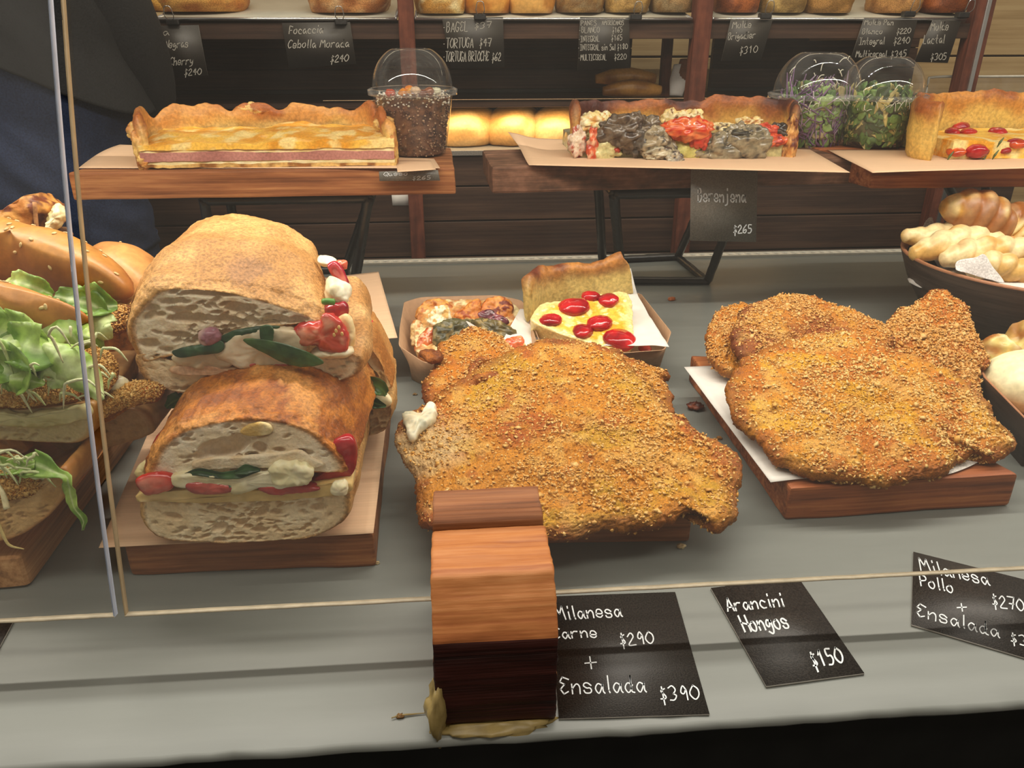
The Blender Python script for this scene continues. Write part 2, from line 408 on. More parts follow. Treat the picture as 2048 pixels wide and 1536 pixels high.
def patch(c00, c10, c11, c01, nu=20, nv=20, T=0.0006, h=None):
    """four corner sheet (bilinear) with thickness; h(u,v,P) gives height offset along its normal"""
    c = [np.asarray(x, float) for x in (c00, c10, c11, c01)]
    u, v = np.meshgrid(np.linspace(0, 1, nu), np.linspace(0, 1, nv)); u = u.ravel()[:, None]; v = v.ravel()[:, None]
    P = c[0]*(1-u)*(1-v)+c[1]*u*(1-v)+c[2]*u*v+c[3]*(1-u)*v
    n = np.cross(c[1]-c[0], c[3]-c[0]); n /= np.linalg.norm(n)
    if n[2] < 0: n = -n
    if h is not None: P = P+np.asarray(h(u[:, 0], v[:, 0], P))[:, None]*n
    V = np.vstack([P+n*T/2, P-n*T/2]); k = nu*nv
    i, j = np.meshgrid(np.arange(nu-1), np.arange(nv-1)); a = (j*nu+i).ravel()
    q = np.stack([a, a+1, a+nu+1, a+nu], 1); Q = [q, q[:, ::-1]+k]
    e = list(range(nu))+[nu-1+nu*t for t in range(1, nv)]+[nu*nv-1-t for t in range(1, nu)]+[nu*(nv-1-t) for t in range(1, nv-1)]
    e = np.array(e); f = np.roll(e, -1); Q.append(np.stack([f, e, e+k, f+k], 1))
    Q = np.vstack(Q); Q, _ = fixn(V, Q)
    return V, Q
def prism(name, P, z0, z1, mat, parent=None, bevel=0.002, rough=0.0, seg=2, seed=0):
    """board standing on the ground polygon P (first edge = grain direction)"""
    P = [np.array([p[0], p[1]]) for p in P]
    a = P[1]-P[0]; ang = math.atan2(a[1], a[0]); c = sum(P)/len(P)
    ca, sa = math.cos(-ang), math.sin(-ang)
    L = [((p-c)[0]*ca-(p-c)[1]*sa, (p-c)[0]*sa+(p-c)[1]*ca) for p in P]
    bm = bmesh.new()
    lo = [bm.verts.new((x, y, 0)) for x, y in L]; hi = [bm.verts.new((x, y, z1-z0)) for x, y in L]
    bm.faces.new(lo[::-1]); bm.faces.new(hi)
    for i in range(len(L)): bm.faces.new((lo[i], lo[(i+1) % len(L)], hi[(i+1) % len(L)], hi[i]))
    bmesh.ops.recalc_face_normals(bm, faces=bm.faces)
    if rough: bmesh.ops.subdivide_edges(bm, edges=list(bm.edges), cuts=12, use_grid_fill=True)
    if bevel:
        es = [e for e in bm.edges if len(e.link_faces) == 2 and e.calc_face_angle(0) > 0.5]
        bmesh.ops.bevel(bm, geom=es, offset=bevel, segments=seg, affect='EDGES', profile=0.6)
    if rough:
        bm.verts.ensure_lookup_table(); co = np.array([v.co for v in bm.verts]); d = fbm(co, 25, 3, seed)*rough; e = fbm(co, 18, 3, seed+9)*rough
        for v, x, y in zip(bm.verts, d, e): v.co.y += x; v.co.z += y*0.5; v.co.x += y
    me = bpy.data.meshes.new(name); bm.to_mesh(me); bm.free(); me.materials.append(mat)
    o = bpy.data.objects.new(name, me); col.objects.link(o)
    p = ploc(parent); o.parent = parent
    o.location = (c[0]-p[0], c[1]-p[1], z0-p[2]); o.rotation_euler = (0, 0, ang)
    return o
def box(name, x0, x1, y0, y1, z0, z1, mat, parent=None, bevel=0.001):
    return prism(name, [(x0, y0), (x1, y0), (x1, y1), (x0, y1)], z0, z1, mat, parent, bevel, seg=1)

# ------------------------------------------------------------------ handwriting: stroke letters on a 6 x 9 grid, baseline 2
G = {'A': '02 39 62,14 54', 'B': '02 09,09 39 48 47 36 06,36 55 54 43 32 02', 'C': '68 39 06 04 22 53', 'D': '02 09 47 65 43 02', 'E': '68 29 07 36 04 22 53',
 'F': '02 09 58,05 45', 'G': '68 29 06 04 32 54 55 35', 'H': '02 09,62 69,06 65', 'I': '09 59,32 39,02 52', 'L': '09 02 52', 'M': '02 19 35 59 62',
 'N': '02 09 62 69', 'O': '39 06 04 32 64 67 39', 'P': '02 09,09 58 56 05', 'Q': '39 06 04 32 64 67 39,34 61', 'R': '02 09,09 58 56 15 62',
 'S': '68 29 17 46 64 42 02', 'T': '09 69,39 32', 'U': '09 04 32 64 69', 'V': '09 32 69',
 'a': '55 26 04 22 44 56,56 53 62', 'b': '09 02,04 36 54 42 03', 'c': '55 26 04 22 52', 'd': '55 26 04 22 44 49,49 43 62', 'e': '04 54 46 16 03 32 53',
 'f': '58 39 27 22,05 45', 'g': '55 26 04 23 45 56,56 52 30 01', 'h': '09 02,04 36 55 52', 'i': '26 22 32,28 29', 'j': '36 31 00,38 39', 'k': '09 02,56 04 52',
 'l': '29 23 32', 'm': '06 02,04 26 32,34 56 62', 'n': '06 02,04 36 55 52', 'o': '36 05 03 32 54 46 26', 'p': '06 00,05 36 54 33 03', 'q': '55 26 04 33 56 50',
 'r': '06 02,04 26 56', 's': '55 36 16 05 24 44 53 42 12 03', 't': '29 23 42,06 46', 'u': '06 03 32 55 56,56 52', 'v': '06 32 56', 'y': '06 04 33 56,56 41 00', 'z': '06 56 02 52',
 '0': '39 06 04 32 64 67 39', '1': '17 39 32', '2': '07 39 57 35 02 62', '3': '08 39 57 35,35 54 32 02', '4': '49 05 65,49 42', '5': '59 19 16 46 54 32 02',
 '6': '59 16 03 32 54 45 14', '7': '09 69 32,15 55', '8': '35 17 39 57 35 14 32 54 35', '9': '57 39 16 35 57 52', '$': '58 27 36 54 43 13,39 30', '+': '25 65,48 42', '-': '05 25', '.': '22 23', '/': '22 59', "~": '05 26 44 65'}
def lettering(name, items, pl, parent, wpx, mat, lift=0.0004):
    """items: (text, (x0,y0), (x1,y1), (ux,uy)) baseline start/end and the height vector, measured in the photograph, laid on the card's plane"""
    P0, n = pl; n = np.asarray(n); n = n/np.linalg.norm(n)
    if np.dot(n, C0-np.asarray(P0)) < 0: n = -n
    V, Q, b = [], [], 0
    rnd = random.Random(hash(items[0][0]) % 1000 if False else len(items[0][0])*7)
    for it in items:
        s, a, e, u = it[:4]; wp = (it[4] if len(it) > 4 else wpx)
        adv = []
        for ch in s: adv.append(0.55 if ch == ' ' else {'i': 0.5, 'l': 0.5, 'I': 0.9, 'M': 1.25, 'm': 1.1, '-': 0.6, '.': 0.4}.get(ch, 0.9))
        tot = sum(adv); x = 0
        for ch, ad in zip(s, adv):
            if ch in G:
                j = rnd.uniform(-0.03, 0.03); st = ch in 'MAHNEFTVLIU145740'
                for stroke in G[ch].split(','):
                    pts = np.array([[int(q[0])/6, (int(q[1])-2)/7] for q in stroke.split()])
                    sharp = ch in 'MNAHLTVEFIklitz+1474'
                    if len(pts) > 2 and not sharp: pts = open_curve(pts, 4*len(pts))
                    for seg in ([pts[q:q+2] for q in range(len(pts)-1)] if sharp else [pts]):
                        uu = (x+seg[:, 0]*ad*0.78)/tot; vv = seg[:, 1]+j
                        px = a[0]+(e[0]-a[0])*uu+u[0]*vv; py = a[1]+(e[1]-a[1])*uu+u[1]*vv
                        p = np.stack([px, py], 1); t = np.gradient(p, axis=0); t /= np.maximum(np.linalg.norm(t, axis=1), 1e-6)[:, None]
                        o = np.stack([-t[:, 1], t[:, 0]], 1)*wp*.36
                        p[0] -= t[0]*wp*0.25; p[-1] += t[-1]*wp*0.25
                        W = [onP(*q, P0, n)+n*lift for q in np.vstack([p+o, p-o])]
                        k = len(p); i = np.arange(k-1)
                        V += W; Q.append(np.stack([i, i+1, i+1+k, i+k], 1)+b); b += 2*k
            x += ad
    V = np.array(V); Q = np.vstack(Q)
    return make(name, V, [Q], mat, parent, smooth=False)
def card(label, corners, pl, items, wpx, mat=None, T=0.0012, group=None, ink='chalk', lift=0.0009, sheet=None):
    """corners TL TR BR BL in the photograph, laid on the plane"""
    P0, n = pl; n = np.asarray(n)/np.linalg.norm(n)
    if np.dot(n, C0-np.asarray(P0)) < 0: n = -n
    c = [onP(x, y, P0, n) for x, y in corners]
    t = thing('price_card', sum(c)/4, label, 'price card', group)
    V = np.array([p+n*T for p in c]+[p*1.0 for p in c])
    # slightly rounded card: insert edge points
    Q = [[0, 1, 2, 3], [7, 6, 5, 4]]+[[(k+1) % 4, k, k+4, (k+1) % 4+4] for k in range(4)]
    Q, _ = fixn(V, np.array(Q))
    make('card', V, [Q], None, t, smooth=False, mats=[mat or M['slate'], M['card_edge']], mi=[0, 0, 1, 1, 1, 1])
    if items: lettering('lettering', items, (np.asarray(P0)+n*T, n), t, wpx, M[ink], 0.0003)
    return t
# ================================================================== the counter and the case
ZU = np.array([0, 0, 1.0]); YN = np.array([0, -1.0, 0])
ct = thing('display_counter', (0, 0.9, -0.9), 'grey painted counter deck that all the boards and trays stand on', 'counter')
def deck_mesh():
    prof = [(0.372, -0.05), (0.362, -0.05), (0.361, -0.0075), (0.3415, -0.0065), (0.340, -0.004), (0.3415, -0.001), (0.344, 0.0), (0.37, 0.0), (0.6, 0), (0.9, 0), (1.2, 0), (1.425, 0), (1.425, -0.05)]
    xs = np.linspace(-1.6, 2.1, 260); m = len(prof)
    V = np.array([[x, y, z] for x in xs for y, z in prof])
    V[:, 1] += np.where(V[:, 1] < 0.342, 0.0010*fbm(V, 60, 3, 4), 0); V[:, 2] += np.where((V[:, 1] < 0.345) & (V[:, 2] > -0.01), 0.0006*fbm(V, 90, 2, 5)-0.0004, 0)
    Q = np.vstack([ringq(a*m, (a+1)*m, m) for a in range(len(xs)-1)])
    T = []; Q, _ = fixn(V, Q); return V, Q
V, Q = deck_mesh(); make('deck', V, [Q], M['deck'], ct)
box('front_panel', -1.6, 2.1, 0.363, 0.38, -0.9, -0.0515, M['fascia'], ct)
box('front_rail', -1.6, 2.1, 0.346, 0.3605, -0.9, -0.0085, M['fascia'], ct)
box('back_panel', -1.6, 2.1, 1.40, 1.42, -0.9, -0.05, M['fascia'], ct)
# perforated metal strip along the back edge
def strip():
    x0, x1, y0, y1 = -0.62, 1.25, 1.385, 1.405; n = 104; w = (x1-x0)/n; V, Q = [], []
    for k in range(n):
        cx = x0+(k+.5)*w; cy = (y0+y1)/2; b = len(V); r = w*0.30
        sq = [(w/2, 0), (w/2, .01), (0, .01), (-w/2, .01), (-w/2, 0), (-w/2, -.01), (0, -.01), (w/2, -.01)]
        for a in range(8):
            V.append((cx+sq[a][0], cy+sq[a][1], 0.0042)); V.append((cx+r*math.cos(a*math.pi/4), cy+r*math.sin(a*math.pi/4)*0.9, 0.0042))
            V.append((cx+r*math.cos(a*math.pi/4), cy+r*math.sin(a*math.pi/4)*0.9, 0.001))
        for a in range(8):
            c = (a+1) % 8; Q.append((b+3*a, b+3*c, b+3*c+1, b+3*a+1)); Q.append((b+3*a+1, b+3*c+1, b+3*c+2, b+3*a+2))
    b = len(V); V += [(x0, y0, .0042), (x1, y0, .0042), (x1, y0, .0002), (x0, y0, .0002)]; Q.append((b, b+3, b+2, b+1))
    return np.array(V), np.array(Q)
V, Q = strip(); tag(make('perforated_strip', V, [Q], M['white_metal'], smooth=False), 'thin white perforated metal strip along the back edge of the counter', 'metal strip')
# block that carries the glass
xb0, xb1 = onP(864, 1285, [0, .349, .069], YN)[0], onP(1117, 1278, [0, .349, .069], YN)[0]
bl = thing('glass_support_block', ((xb0+xb1)/2, .40, 0), 'chunky worn wooden block with a slot holding the bottom of the glass', 'wooden block')
def block_part(name, prof, mat, seed, xa=xb0, xc=xb1, amp=0.0010, mis=None, mats=None, step=0.0025):
    P = []
    for k in range(len(prof)):
        a, b = np.array(prof[k]), np.array(prof[(k+1) % len(prof)]); nn = max(2, int(np.linalg.norm(b-a)/step))
        P += [a+(b-a)*t for t in np.linspace(0, 1, nn, endpoint=False)]
    P = np.array(P); m = len(P); xs = np.concatenate([[xa, xa+.0006, xa+.0018], np.linspace(xa+.004, xc-.004, 40), [xc-.0018, xc-.0006, xc]])
    secs = []; c = P.mean(0)
    for i, x in enumerate(xs):
        e = min(x-xa, xc-x); k = 1-0.02*max(0, 1-e/.0018)**2*(1)
        q = c+(P-c)*k; secs.append(np.stack([np.full(m, x), q[:, 0], q[:, 1]], 1))
    V, Q, T, tg, s = loft(secs, 3)
    N = normals(V, Q, T); st = V*np.array([0.22, 1, 1])
    g = fbm(st, 130, 3, seed); V = V+N*(amp*g*np.where(tg == 0, 1, .3))[:, None]
    return V, Q, T
# worn grain: the front and the lit facets are one piece of timber
fr = [(.4225, 0), (.4225, .04), (.4225, .0975), (.420, .0995), (.376, .1015), (.3725, .1005), (.3505, .071), (.349, .067), (.3485, .006), (.352, 0)]
V, Q, T = block_part('front', fr, M['block'], 3, amp=0.0007)
cy = V[Q].mean(1); cyt = V[T].mean(1)
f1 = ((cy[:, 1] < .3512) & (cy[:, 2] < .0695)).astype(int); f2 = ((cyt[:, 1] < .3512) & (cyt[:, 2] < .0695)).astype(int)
make('front_timber', V, [Q, T], None, bl, mats=[M['block'], M['block_shaded']], mi=np.concatenate([f1, f2]))
bk = [(.470, 0), (.470, .098), (.467, .1005), (.433, .0985), (.4305, .096), (.4305, .04), (.4305, 0)]
V, Q, T = block_part('rear', bk, M['block_back'], 8, amp=0.0006, step=0.004); make('rear_timber', V, [Q, T], M['block_back'], bl)
V, Q, T = blob((xb0-.000, .352, .012), (.006, .012, .022), 4, .35, nu=24, nv=16); 
make('glue_bead', V, [Q, T], M['glue'], bl)
V, Q, T = blob(((xb0+xb1)/2, .349, -.000), (.036, .008, .004), 6, .35, nu=30, nv=12); 
make('glue_bead', V, [Q, T], M['glue'], bl)

# curved glass panes
def glass_profile(y, n=40):
    L = 0.66; pts = [(y, 0.0375)]
    for k in range(n):
        th = R(12+15*(k/n)); pts.append((pts[-1][0]+math.sin(th)*L/n, pts[-1][1]+math.cos(th)*L/n))
    return np.array(pts)
def pane(name, x0, x1, label, em, side):
    P = glass_profile(.4248); t = .0052; d = np.gradient(P, axis=0); d /= np.linalg.norm(d, axis=1)[:, None]
    nb = np.stack([-d[:, 1], d[:, 0]], 1)*t*-1; k = len(P)
    o = thing(name, ((x0+x1)/2, .4248, .0375), label, 'glass pane', 'curved glass panes')
    def face(A, x0, x1):
        V = np.vstack([np.stack([np.full(k, x0), A[:, 0], A[:, 1]], 1), np.stack([np.full(k, x1), A[:, 0], A[:, 1]], 1)])
        i = np.arange(k-1); return V, np.stack([i, i+k, i+k+1, i+1], 1)
    V1, Q1 = face(P, x0, x1); V2, Q2 = face(P+nb, x0, x1)
    make('glass_sheet', np.vstack([V1, V2]), [np.vstack([Q1, Q2[:, ::-1]+len(V1)])], M['glass'], o)
    A = P; B = P+nb
    for x, mt in ((x0, em[0]), (x1, em[1])):      # ground end faces
        V = np.vstack([np.stack([np.full(k, x), A[:, 0], A[:, 1]], 1), np.stack([np.full(k, x), B[:, 0], B[:, 1]], 1)])
        V = np.vstack([V, V+[.0007 if x == x0 else -.0007, 0, 0]]); i = np.arange(k-1)
        q = [np.stack([i, i+1, i+1+k, i+k], 1), np.stack([i, i+k, i+k+1, i+1], 1)+2*k]
        i = np.arange(k-1); q += [np.stack([i, i+2*k, i+2*k+1, i+1], 1), np.stack([i+k, i+k+1, i+3*k+1, i+3*k], 1)]
        make('ground_edge', V, [np.vstack(q)], M[mt], o)
    xs = np.linspace(x0, x1, 160); a, b = P[0], (P+nb)[0]
    V = np.array([[x, p, q] for x in xs for p, q in ((a[0], a[1]), (b[0], b[1]), (b[0], b[1]+.0011), (a[0], a[1]+.0011))])
    V[:, 2] += .0003*fbm(V, 120, 2, 3)
    Q = np.vstack([ringq(c*4, c*4+4, 4) for c in range(159)]); make('bottom_edge', V, [Q], M['edge_white'], o)
    return o
xj = onP(238, 1226, [0, .4248, .0375], YN)[0]
pane('display_glass', -1.3, xj-.0036, 'curved front glass pane left of the joint, over the sesame rolls', ('edge_blue', 'edge_blue'), 1)
pane('display_glass', xj+.0030, 1.9, 'wide curved front glass pane right of the joint, slotted in the block', ('edge_tan', 'edge_tan'), -1)

rf = thing('case_roof', (0.25, 0.9, 0.76), 'dark wooden top of the display case carrying the tube light', 'case top')
box('roof_board', -1.4, 1.9, 0.610, 1.12, 0.762, 0.785, M['dark_plank'], rf)
box('light_channel', -1.2, 1.5, 0.745, 0.785, 0.616, 0.761, M['white_metal'], rf)
for x in (-1.38, 1.86): box('bracket', x, x+.02, 1.07, 1.11, 0.0, 0.761, M['black_iron'], rf)
# ================================================================== behind the counter
YR = 1.86
# wall of pale planks at the back
wb = thing('wall_back', (0.6, 2.36, -0.9), None, None); wb['kind'] = 'structure'
zs = [onY(1990, y, 2.32)[2] for y in (-300, -140, -15, 112, 235, 360, 480)]
for k in range(6):
    box('plank', -2.2, 2.6, 2.32, 2.345, zs[k+1]+.0025, zs[k]-.0025, M['pale_plank'], wb, .002)
box('plank_backing', -2.2, 2.6, 2.346, 2.36, -0.9, 1.2, M['dark_plank'], wb)
fl = box('floor', -2.4, 2.8, -2.0, 2.36, -0.93, -0.9, M['fascia']); fl['kind'] = 'structure'
# back counter with plank front
bc = thing('back_counter', (0.1, 1.96, -0.9), 'dark plank fronted back counter under the bread rack', 'back counter')
zt = onY(940, 300, 1.88)[2]
xr = 1.42
box('counter_top', -1.9, xr, 1.872, 2.26, zt-.012, zt, plain('speckled_stone', '#77716a', .4, 500, .3), bc)
edges_y = [322, 372, 441, 511, 575, 640, 700]
zz = [zt-.014]+[onY(1000, y, 1.88)[2] for y in edges_y[1:]]+[-0.9]
for k in range(len(zz)-1): box('plank', -1.9, xr, 1.88, 1.9, zz[k+1]+.0018, zz[k]-.0018, M['dark_plank'], bc, .0015)
box('plank_backing', -1.9, xr, 1.902, 1.91, -0.9, zt-.014, M['fascia'], bc)
# bread rack
rk = thing('bread_rack', (0.3, 2.01, -0.9), 'red brown wooden bread rack with dark plank back and two shelves', 'rack')
def rack_post(xt, xb, y0, w, nm='post', Y=YR):
    a = onY(xt, 0, Y)[0]; b = onY(xb, 500, Y)[0]; ww = w*1.72/F; c = (a+b)/2
    box(nm, c-ww/2, c+ww/2, Y-.02, Y+.02, -0.9, 1.0, M['rack_wood'], rk, .002)
rack_post(812, 836, 0, 30); rack_post(1404, 1362, 0, 34); 
a = onY(1940, 110, YR)[0]; box('post', a-.021, a+.021, YR-.02, YR+.02, -0.9, 1.0, M['rack_wood'], rk, .002)
a2 = onY(-420, 110, YR)[0]; box('post', a2-.02, a2+.02, YR-.02, YR+.02, -0.9, 1.0, M['rack_wood'], rk, .002)
xl, xrr = a2, a
zf = onY(1000, 44, YR)[2]
box('shelf_rail', xl, xrr, YR-.008, YR+.012, zf-.034, zf-.003, M['dark_plank'], rk)
box('shelf_board', xl, xrr, YR+.014, 2.2, zf-.012, zf+.004, M['dark_plank'], rk)
zm = onY(1000, 208, 1.92)[2]
box('shelf_board', xl, xrr, 1.925, 2.2, zm-.008, zm+.004, M['dark_plank'], rk)
for p in (2.06,): 
    for px in (1330,): c = onY(px, 150, p)[0]; box('post', c-.012, c+.012, p-.012, p+.012, zt+.001, zf-.014, M['rack_wood'], rk, .002)
zq = np.linspace(zm+.012, zf-.013, 4)
xgap = onY(1262, 100, 2.22)[0]
for k in range(3): box('back_plank', xl, xgap, 2.21, 2.222, zq[k]+.001, zq[k+1]-.001, M['dark_plank'], rk)
xg2, xg3 = onY(1425, 100, 2.22)[0], onY(1832, 100, 2.22)[0]
for k in range(3): box('back_plank', xg2, xg3, 2.21, 2.222, zq[k]+.001, zq[k+1]-.001, M['dark_plank'], rk)
box('back_plank', xl, xg3, 2.21, 2.222, zt+.001, zm-.01, M['dark_plank'], rk)
box('back_sheet', xl, xgap, 2.224, 2.23, zt+.001, zf-.013, M['fascia'], rk, 0)
box('back_sheet', xg2, xg3, 2.224, 2.23, zt+.001, zf-.013, M['fascia'], rk, 0)
# sloping metal trays on the top shelf
def tray(px0, px1, label):
    x0, x1 = onY(px0, 40, 1.86)[0], onY(px1, 40, 1.86)[0]; t = thing('baking_tray', ((x0+x1)/2, 1.96, zf), label, 'tray', 'metal trays on the rack')
    P = lambda x, y: np.array([x, y, zf+.006+(y-1.85)*.17])
    V, Q = patch(P(x0, 1.85), P(x1, 1.85), P(x1, 2.18), P(x0, 2.18), 4, 4, .002); make('tray_floor', V, [Q], M['tray_metal'], t, smooth=False)
    for (a, b) in ((P(x0, 1.849), P(x1, 1.849)), (P(x0, 1.849), P(x0, 2.18)), (P(x1, 1.849), P(x1, 2.18))):
        V, Q, T = tube([a, (a+b)/2, b], .0035, 8); make('tray_rim', V, [Q, T], M['steel'], t)
    return t
tray(318, 792, 'bare sloping metal tray on the rack left of the first red post')
tray(832, 1380, 'metal tray of rolls between the two middle posts of the rack')
tray(1424, 1925, 'metal tray of loaves at the right end of the rack')
# breads on the trays: (px centre, px half width, kind)
def tz(Y): return zf+.009+(Y-1.85)*.17
def rack_bread(px, hw, hgt, Y, c1, c2, label, name='bread_roll', grp=None, rough='crust', seeds=None, dep=None, seed=1, flour=None):
    x = onY(px, 20, Y)[0]; r = hw*1.76/F; d = dep or r*1.1
    V, Q, T = blob((0, 0, 0), (r, d, hgt), seed, .06, 1.96, nu=40, nv=26, power=.85)
    V[:, 2] = np.maximum(V[:, 2], -hgt*.55); V = V+[x, Y, tz(Y-d*.8)+hgt*.56+.004]
    t = fbm(V, 45, 3, seed); col_ = mixc(lin(c1), lin(c2), ss(-.3, .5, t))
    if flour: col_ = mixc(col_, lin(flour), ss(.1, .6, fbm(V, 60, 3, seed+3))*.8)
    o = make(name, V, [Q, T], M[rough], None, col_); return tag(o, label, 'bread', grp)
rack_bread(395, 100, .055, 1.96, '#a9662c', '#d7a355', 'flat olive bread at the left of the top rack tray', 'focaccia', dep=.09, seed=3, flour='#c98b42')
rack_bread(330, 30, .05, 1.93, '#b0722c', '#d9a54c', 'yellow bread end showing beside the clerk', 'focaccia', dep=.05, seed=9)
rack_bread(700, 82, .06, 1.95, '#9a5c2c', '#cf955a', 'crusty onion bread above the onion bread card', 'focaccia', dep=.09, seed=5, flour='#dcb98a')
rack_bread(880, 50, .045, 1.92, '#c08a3c', '#e2c078', 'round roll covered with seeds right of the first post', seed=11, flour='#ead9a6')
rack_bread(975, 46, .045, 1.92, '#b87428', '#dca04a', 'glossy golden roll left of two golden rolls', rough='smooth_crust', seed=12, grp='golden rolls on the rack')
rack_bread(1062, 46, .045, 1.92, '#c08238', '#e6b060', 'paler golden roll, right of two golden rolls', rough='smooth_crust', seed=13, grp='golden rolls on the rack')
rack_bread(1158, 48, .045, 1.93, '#7c5a30', '#b08a52', 'floured dark roll, leftmost of three', seed=14, flour='#8e7a58', grp='floured dark rolls on the rack')
rack_bread(1252, 46, .045, 1.93, '#8c6a34', '#c09a58', 'floured dark roll, middle one of three', seed=15, flour='#8e7a58', grp='floured dark rolls on the rack')
rack_bread(1342, 44, .045, 1.93, '#7c5e36', '#a9875a', 'floured dark roll, rightmost of three', seed=16, flour='#8e7a58', grp='floured dark rolls on the rack')
rack_bread(1470, 46, .045, 1.93, '#6d3618', '#a25a28', 'dark red brown crusty loaf right of the middle post', 'loaf', seed=17)
rack_bread(1560, 46, .045, 1.93, '#7c6030', '#c4a462', 'grain loaf with pale crust on the right tray', 'loaf', seed=18)
rack_bread(1650, 50, .045, 1.93, '#8a6430', '#b98a4c', 'brown loaf left of the bare grey gap', 'loaf', seed=19)
rack_bread(1785, 50, .045, 1.93, '#8f6234', '#bb8a50', 'brown loaf right of the bare grey gap', 'loaf', seed=20)
rack_bread(1880, 46, .045, 1.93, '#6a3414', '#8f4c1c', 'dark loaf at the far right of the top rack', 'loaf', seed=21)
# loaves under the strip light
for i, (px, ww) in enumerate([(790, 62), (935, 66), (1035, 58), (1120, 50), (1440, 60), (1560, 60), (1790, 70)]):
    x = onY(px, 262, 1.96)[0]; r = ww*1.78/F
    V, Q, T = blob((0, 0, 0), (r*1.12, .13, .052), 30+i, .05, 1.5, nu=40, nv=24, power=.8); V[:, 2] = np.maximum(V[:, 2], -.028)
    V = V @ rotm(0, 0, R(-14)).T+[x, 2.04, zt+.029]; cc = mixc(lin('#cf9c58'), lin('#e8bd7c'), ss(-.4, .4, fbm(V, 25, 2, i)))
    pl_ = ['behind the nut salad cup', 'second from the nut salad cup', 'third from the nut salad cup', 'just left of the aubergine quiche', 'behind the middle of the aubergine quiche', 'behind the left salad cup', 'behind the tomato quiche'][i]
    tag(make('pale_loaf', V, [Q, T], M['smooth_crust'], None, cc), 'lit pale loaf on the back counter, '+pl_, 'bread', 'pale loaves on the back counter')
# baguettes on the middle shelf
for i, (a, b, zf_) in enumerate([((1190, 182), (1310, 168), .0), ((1205, 200), (1320, 198), .0)]):
    p, q = onY(*a, 2.-.03*i), onY(*b, 2.-.03*i); p[2] = q[2] = zm+.004+(.045 if i == 0 else .019)
    V, Q, T = tube([p, (p+q)/2+[0, 0, .006], q], [.010, .018, .021, .018, .012], 16, 24); 
    tag(make('baguette', V, [Q, T], M['smooth_crust'], None, mixc(lin('#8a5a26'), lin('#b98640'), ss(-.4, .4, fbm(V, 30, 2, i)))), ['upper baguette of the pair on the dim middle shelf', 'lower baguette of the pair on the dim middle shelf'][i], 'bread', 'baguettes on the middle shelf')
# tall basket loaf standing between
bs = thing('bread_sack', onY(1365, 205, 1.98)*[1, 1, 0]+[0, 0, zm+.004], 'dark rustic loaf leaning in a pale paper sleeve behind the middle post', 'bread')
p, q = onY(1350, 215, 1.96), onY(1362, 130, 1.98); p[2] = zm+.012
V, Q, T = tube([p, (p+q)/2, q], [.016, .022, .018], 14, 12, 1.0, .5); make('paper_sleeve', V, [Q, T], M['white_paper'], bs)
V, Q, T = tube([p+[.01, .01, .01], (p+q)/2+[.014, .004, 0], q+[.012, .004, .012]], [.012, .022, .014], 14, 12); make('loaf', V, [Q, T], M['crust'], bs, lin('#7a4420'))
# acrylic stand at the right back
st = thing('acrylic_stand', onY(2000, 210, 1.91)*[1, 1, 0]+[0, 0, zt], 'bent clear acrylic guard in front of the pale plank wall', 'stand')
pa = [onY(1855, 205, 1.9), onY(1856, 165, 1.9), onY(1872, 154, 1.9), onY(2100, 152, 1.9)]
pa[0][2] = zt+.001
V, Q, T = tube([pa[0], pa[0]*.5+pa[1]*.5, pa[1], pa[2], (pa[2]+pa[3])/2, pa[3]], .003, 8, 40); make('guard_rim', V, [Q, T], M['white_metal'], st)
box('guard_sheet', pa[1][0], pa[3][0], 1.8995, 1.9015, zt, pa[3][2]-.002, M['plastic'], st, 0)
tag(box('chrome_rail', onY(1988, 0, 1.825)[0]-.006, onY(1988, 0, 1.825)[0]+.004, 1.835, 1.844, -0.2, 1.0, M['steel']), 'thin chrome rail against the right post of the rack', 'rail')
tag(box('cutting_board', onY(1830, 200, 2.06)[0], onY(1900, 200, 2.06)[0], 2.06, 2.15, zt+.001, zt+.05, M['board_brown']), 'brown wooden box standing behind the right salad cup', 'box')

# cards clipped to the rack rail
def rcard(label, corners, items, wpx, ink='chalk_dim', clip=None, mat='slate'):
    Y = YR-.013
    t = card(label, corners, (np.array([0, Y, 0]), YN), items, wpx, M[mat], .001, 'price cards clipped to the rack', ink)
    if clip:
        p = onY(*clip, Y-.003); c = thing('binder_clip', p, 'black binder clip holding the '+label.split(' card')[0]+' card', 'clip', 'binder clips on the rack rail')
        box('clip_body', p[0]-.013, p[0]+.013, Y-.006, Y+.014, p[2]-.006, p[2]+.006, M['black_iron'], c, .002)
        for k in (-1, 1):
            V, Q, T = tube([p+[k*.004, -.008, .004], p+[k*.009, -.016, .012], p+[k*.006, -.020, .028], p+[k*-.001, -.020, .030]], .0009, 6, 14); make('wire_handle', V, [Q, T], M['steel'], c)
rcard('black cards, leftmost on the rack, olives and cherry card', [(300, 52), (397, 50), (416, 151), (318, 158)], [('ia', (318, 72), (342, 70), (0, -14)), ('Negras', (330, 97), (378, 94), (2, -16)), ('e Cherry', (326, 132), (388, 128), (2, -16)), ('$240', (368, 151), (404, 149), (1, -13))], 2.16, clip=(345, 44))
rcard('onion bread card on the rack', [(564, 46), (700, 44), (712, 128), (578, 137)], [('Focaccia', (578, 68), (648, 66), (2, -16)), ('Cebolla Morada', (576, 96), (700, 94), (2, -16)), ('$240', (660, 125), (698, 122), (2, -14))], 2.16, clip=(682, 44))
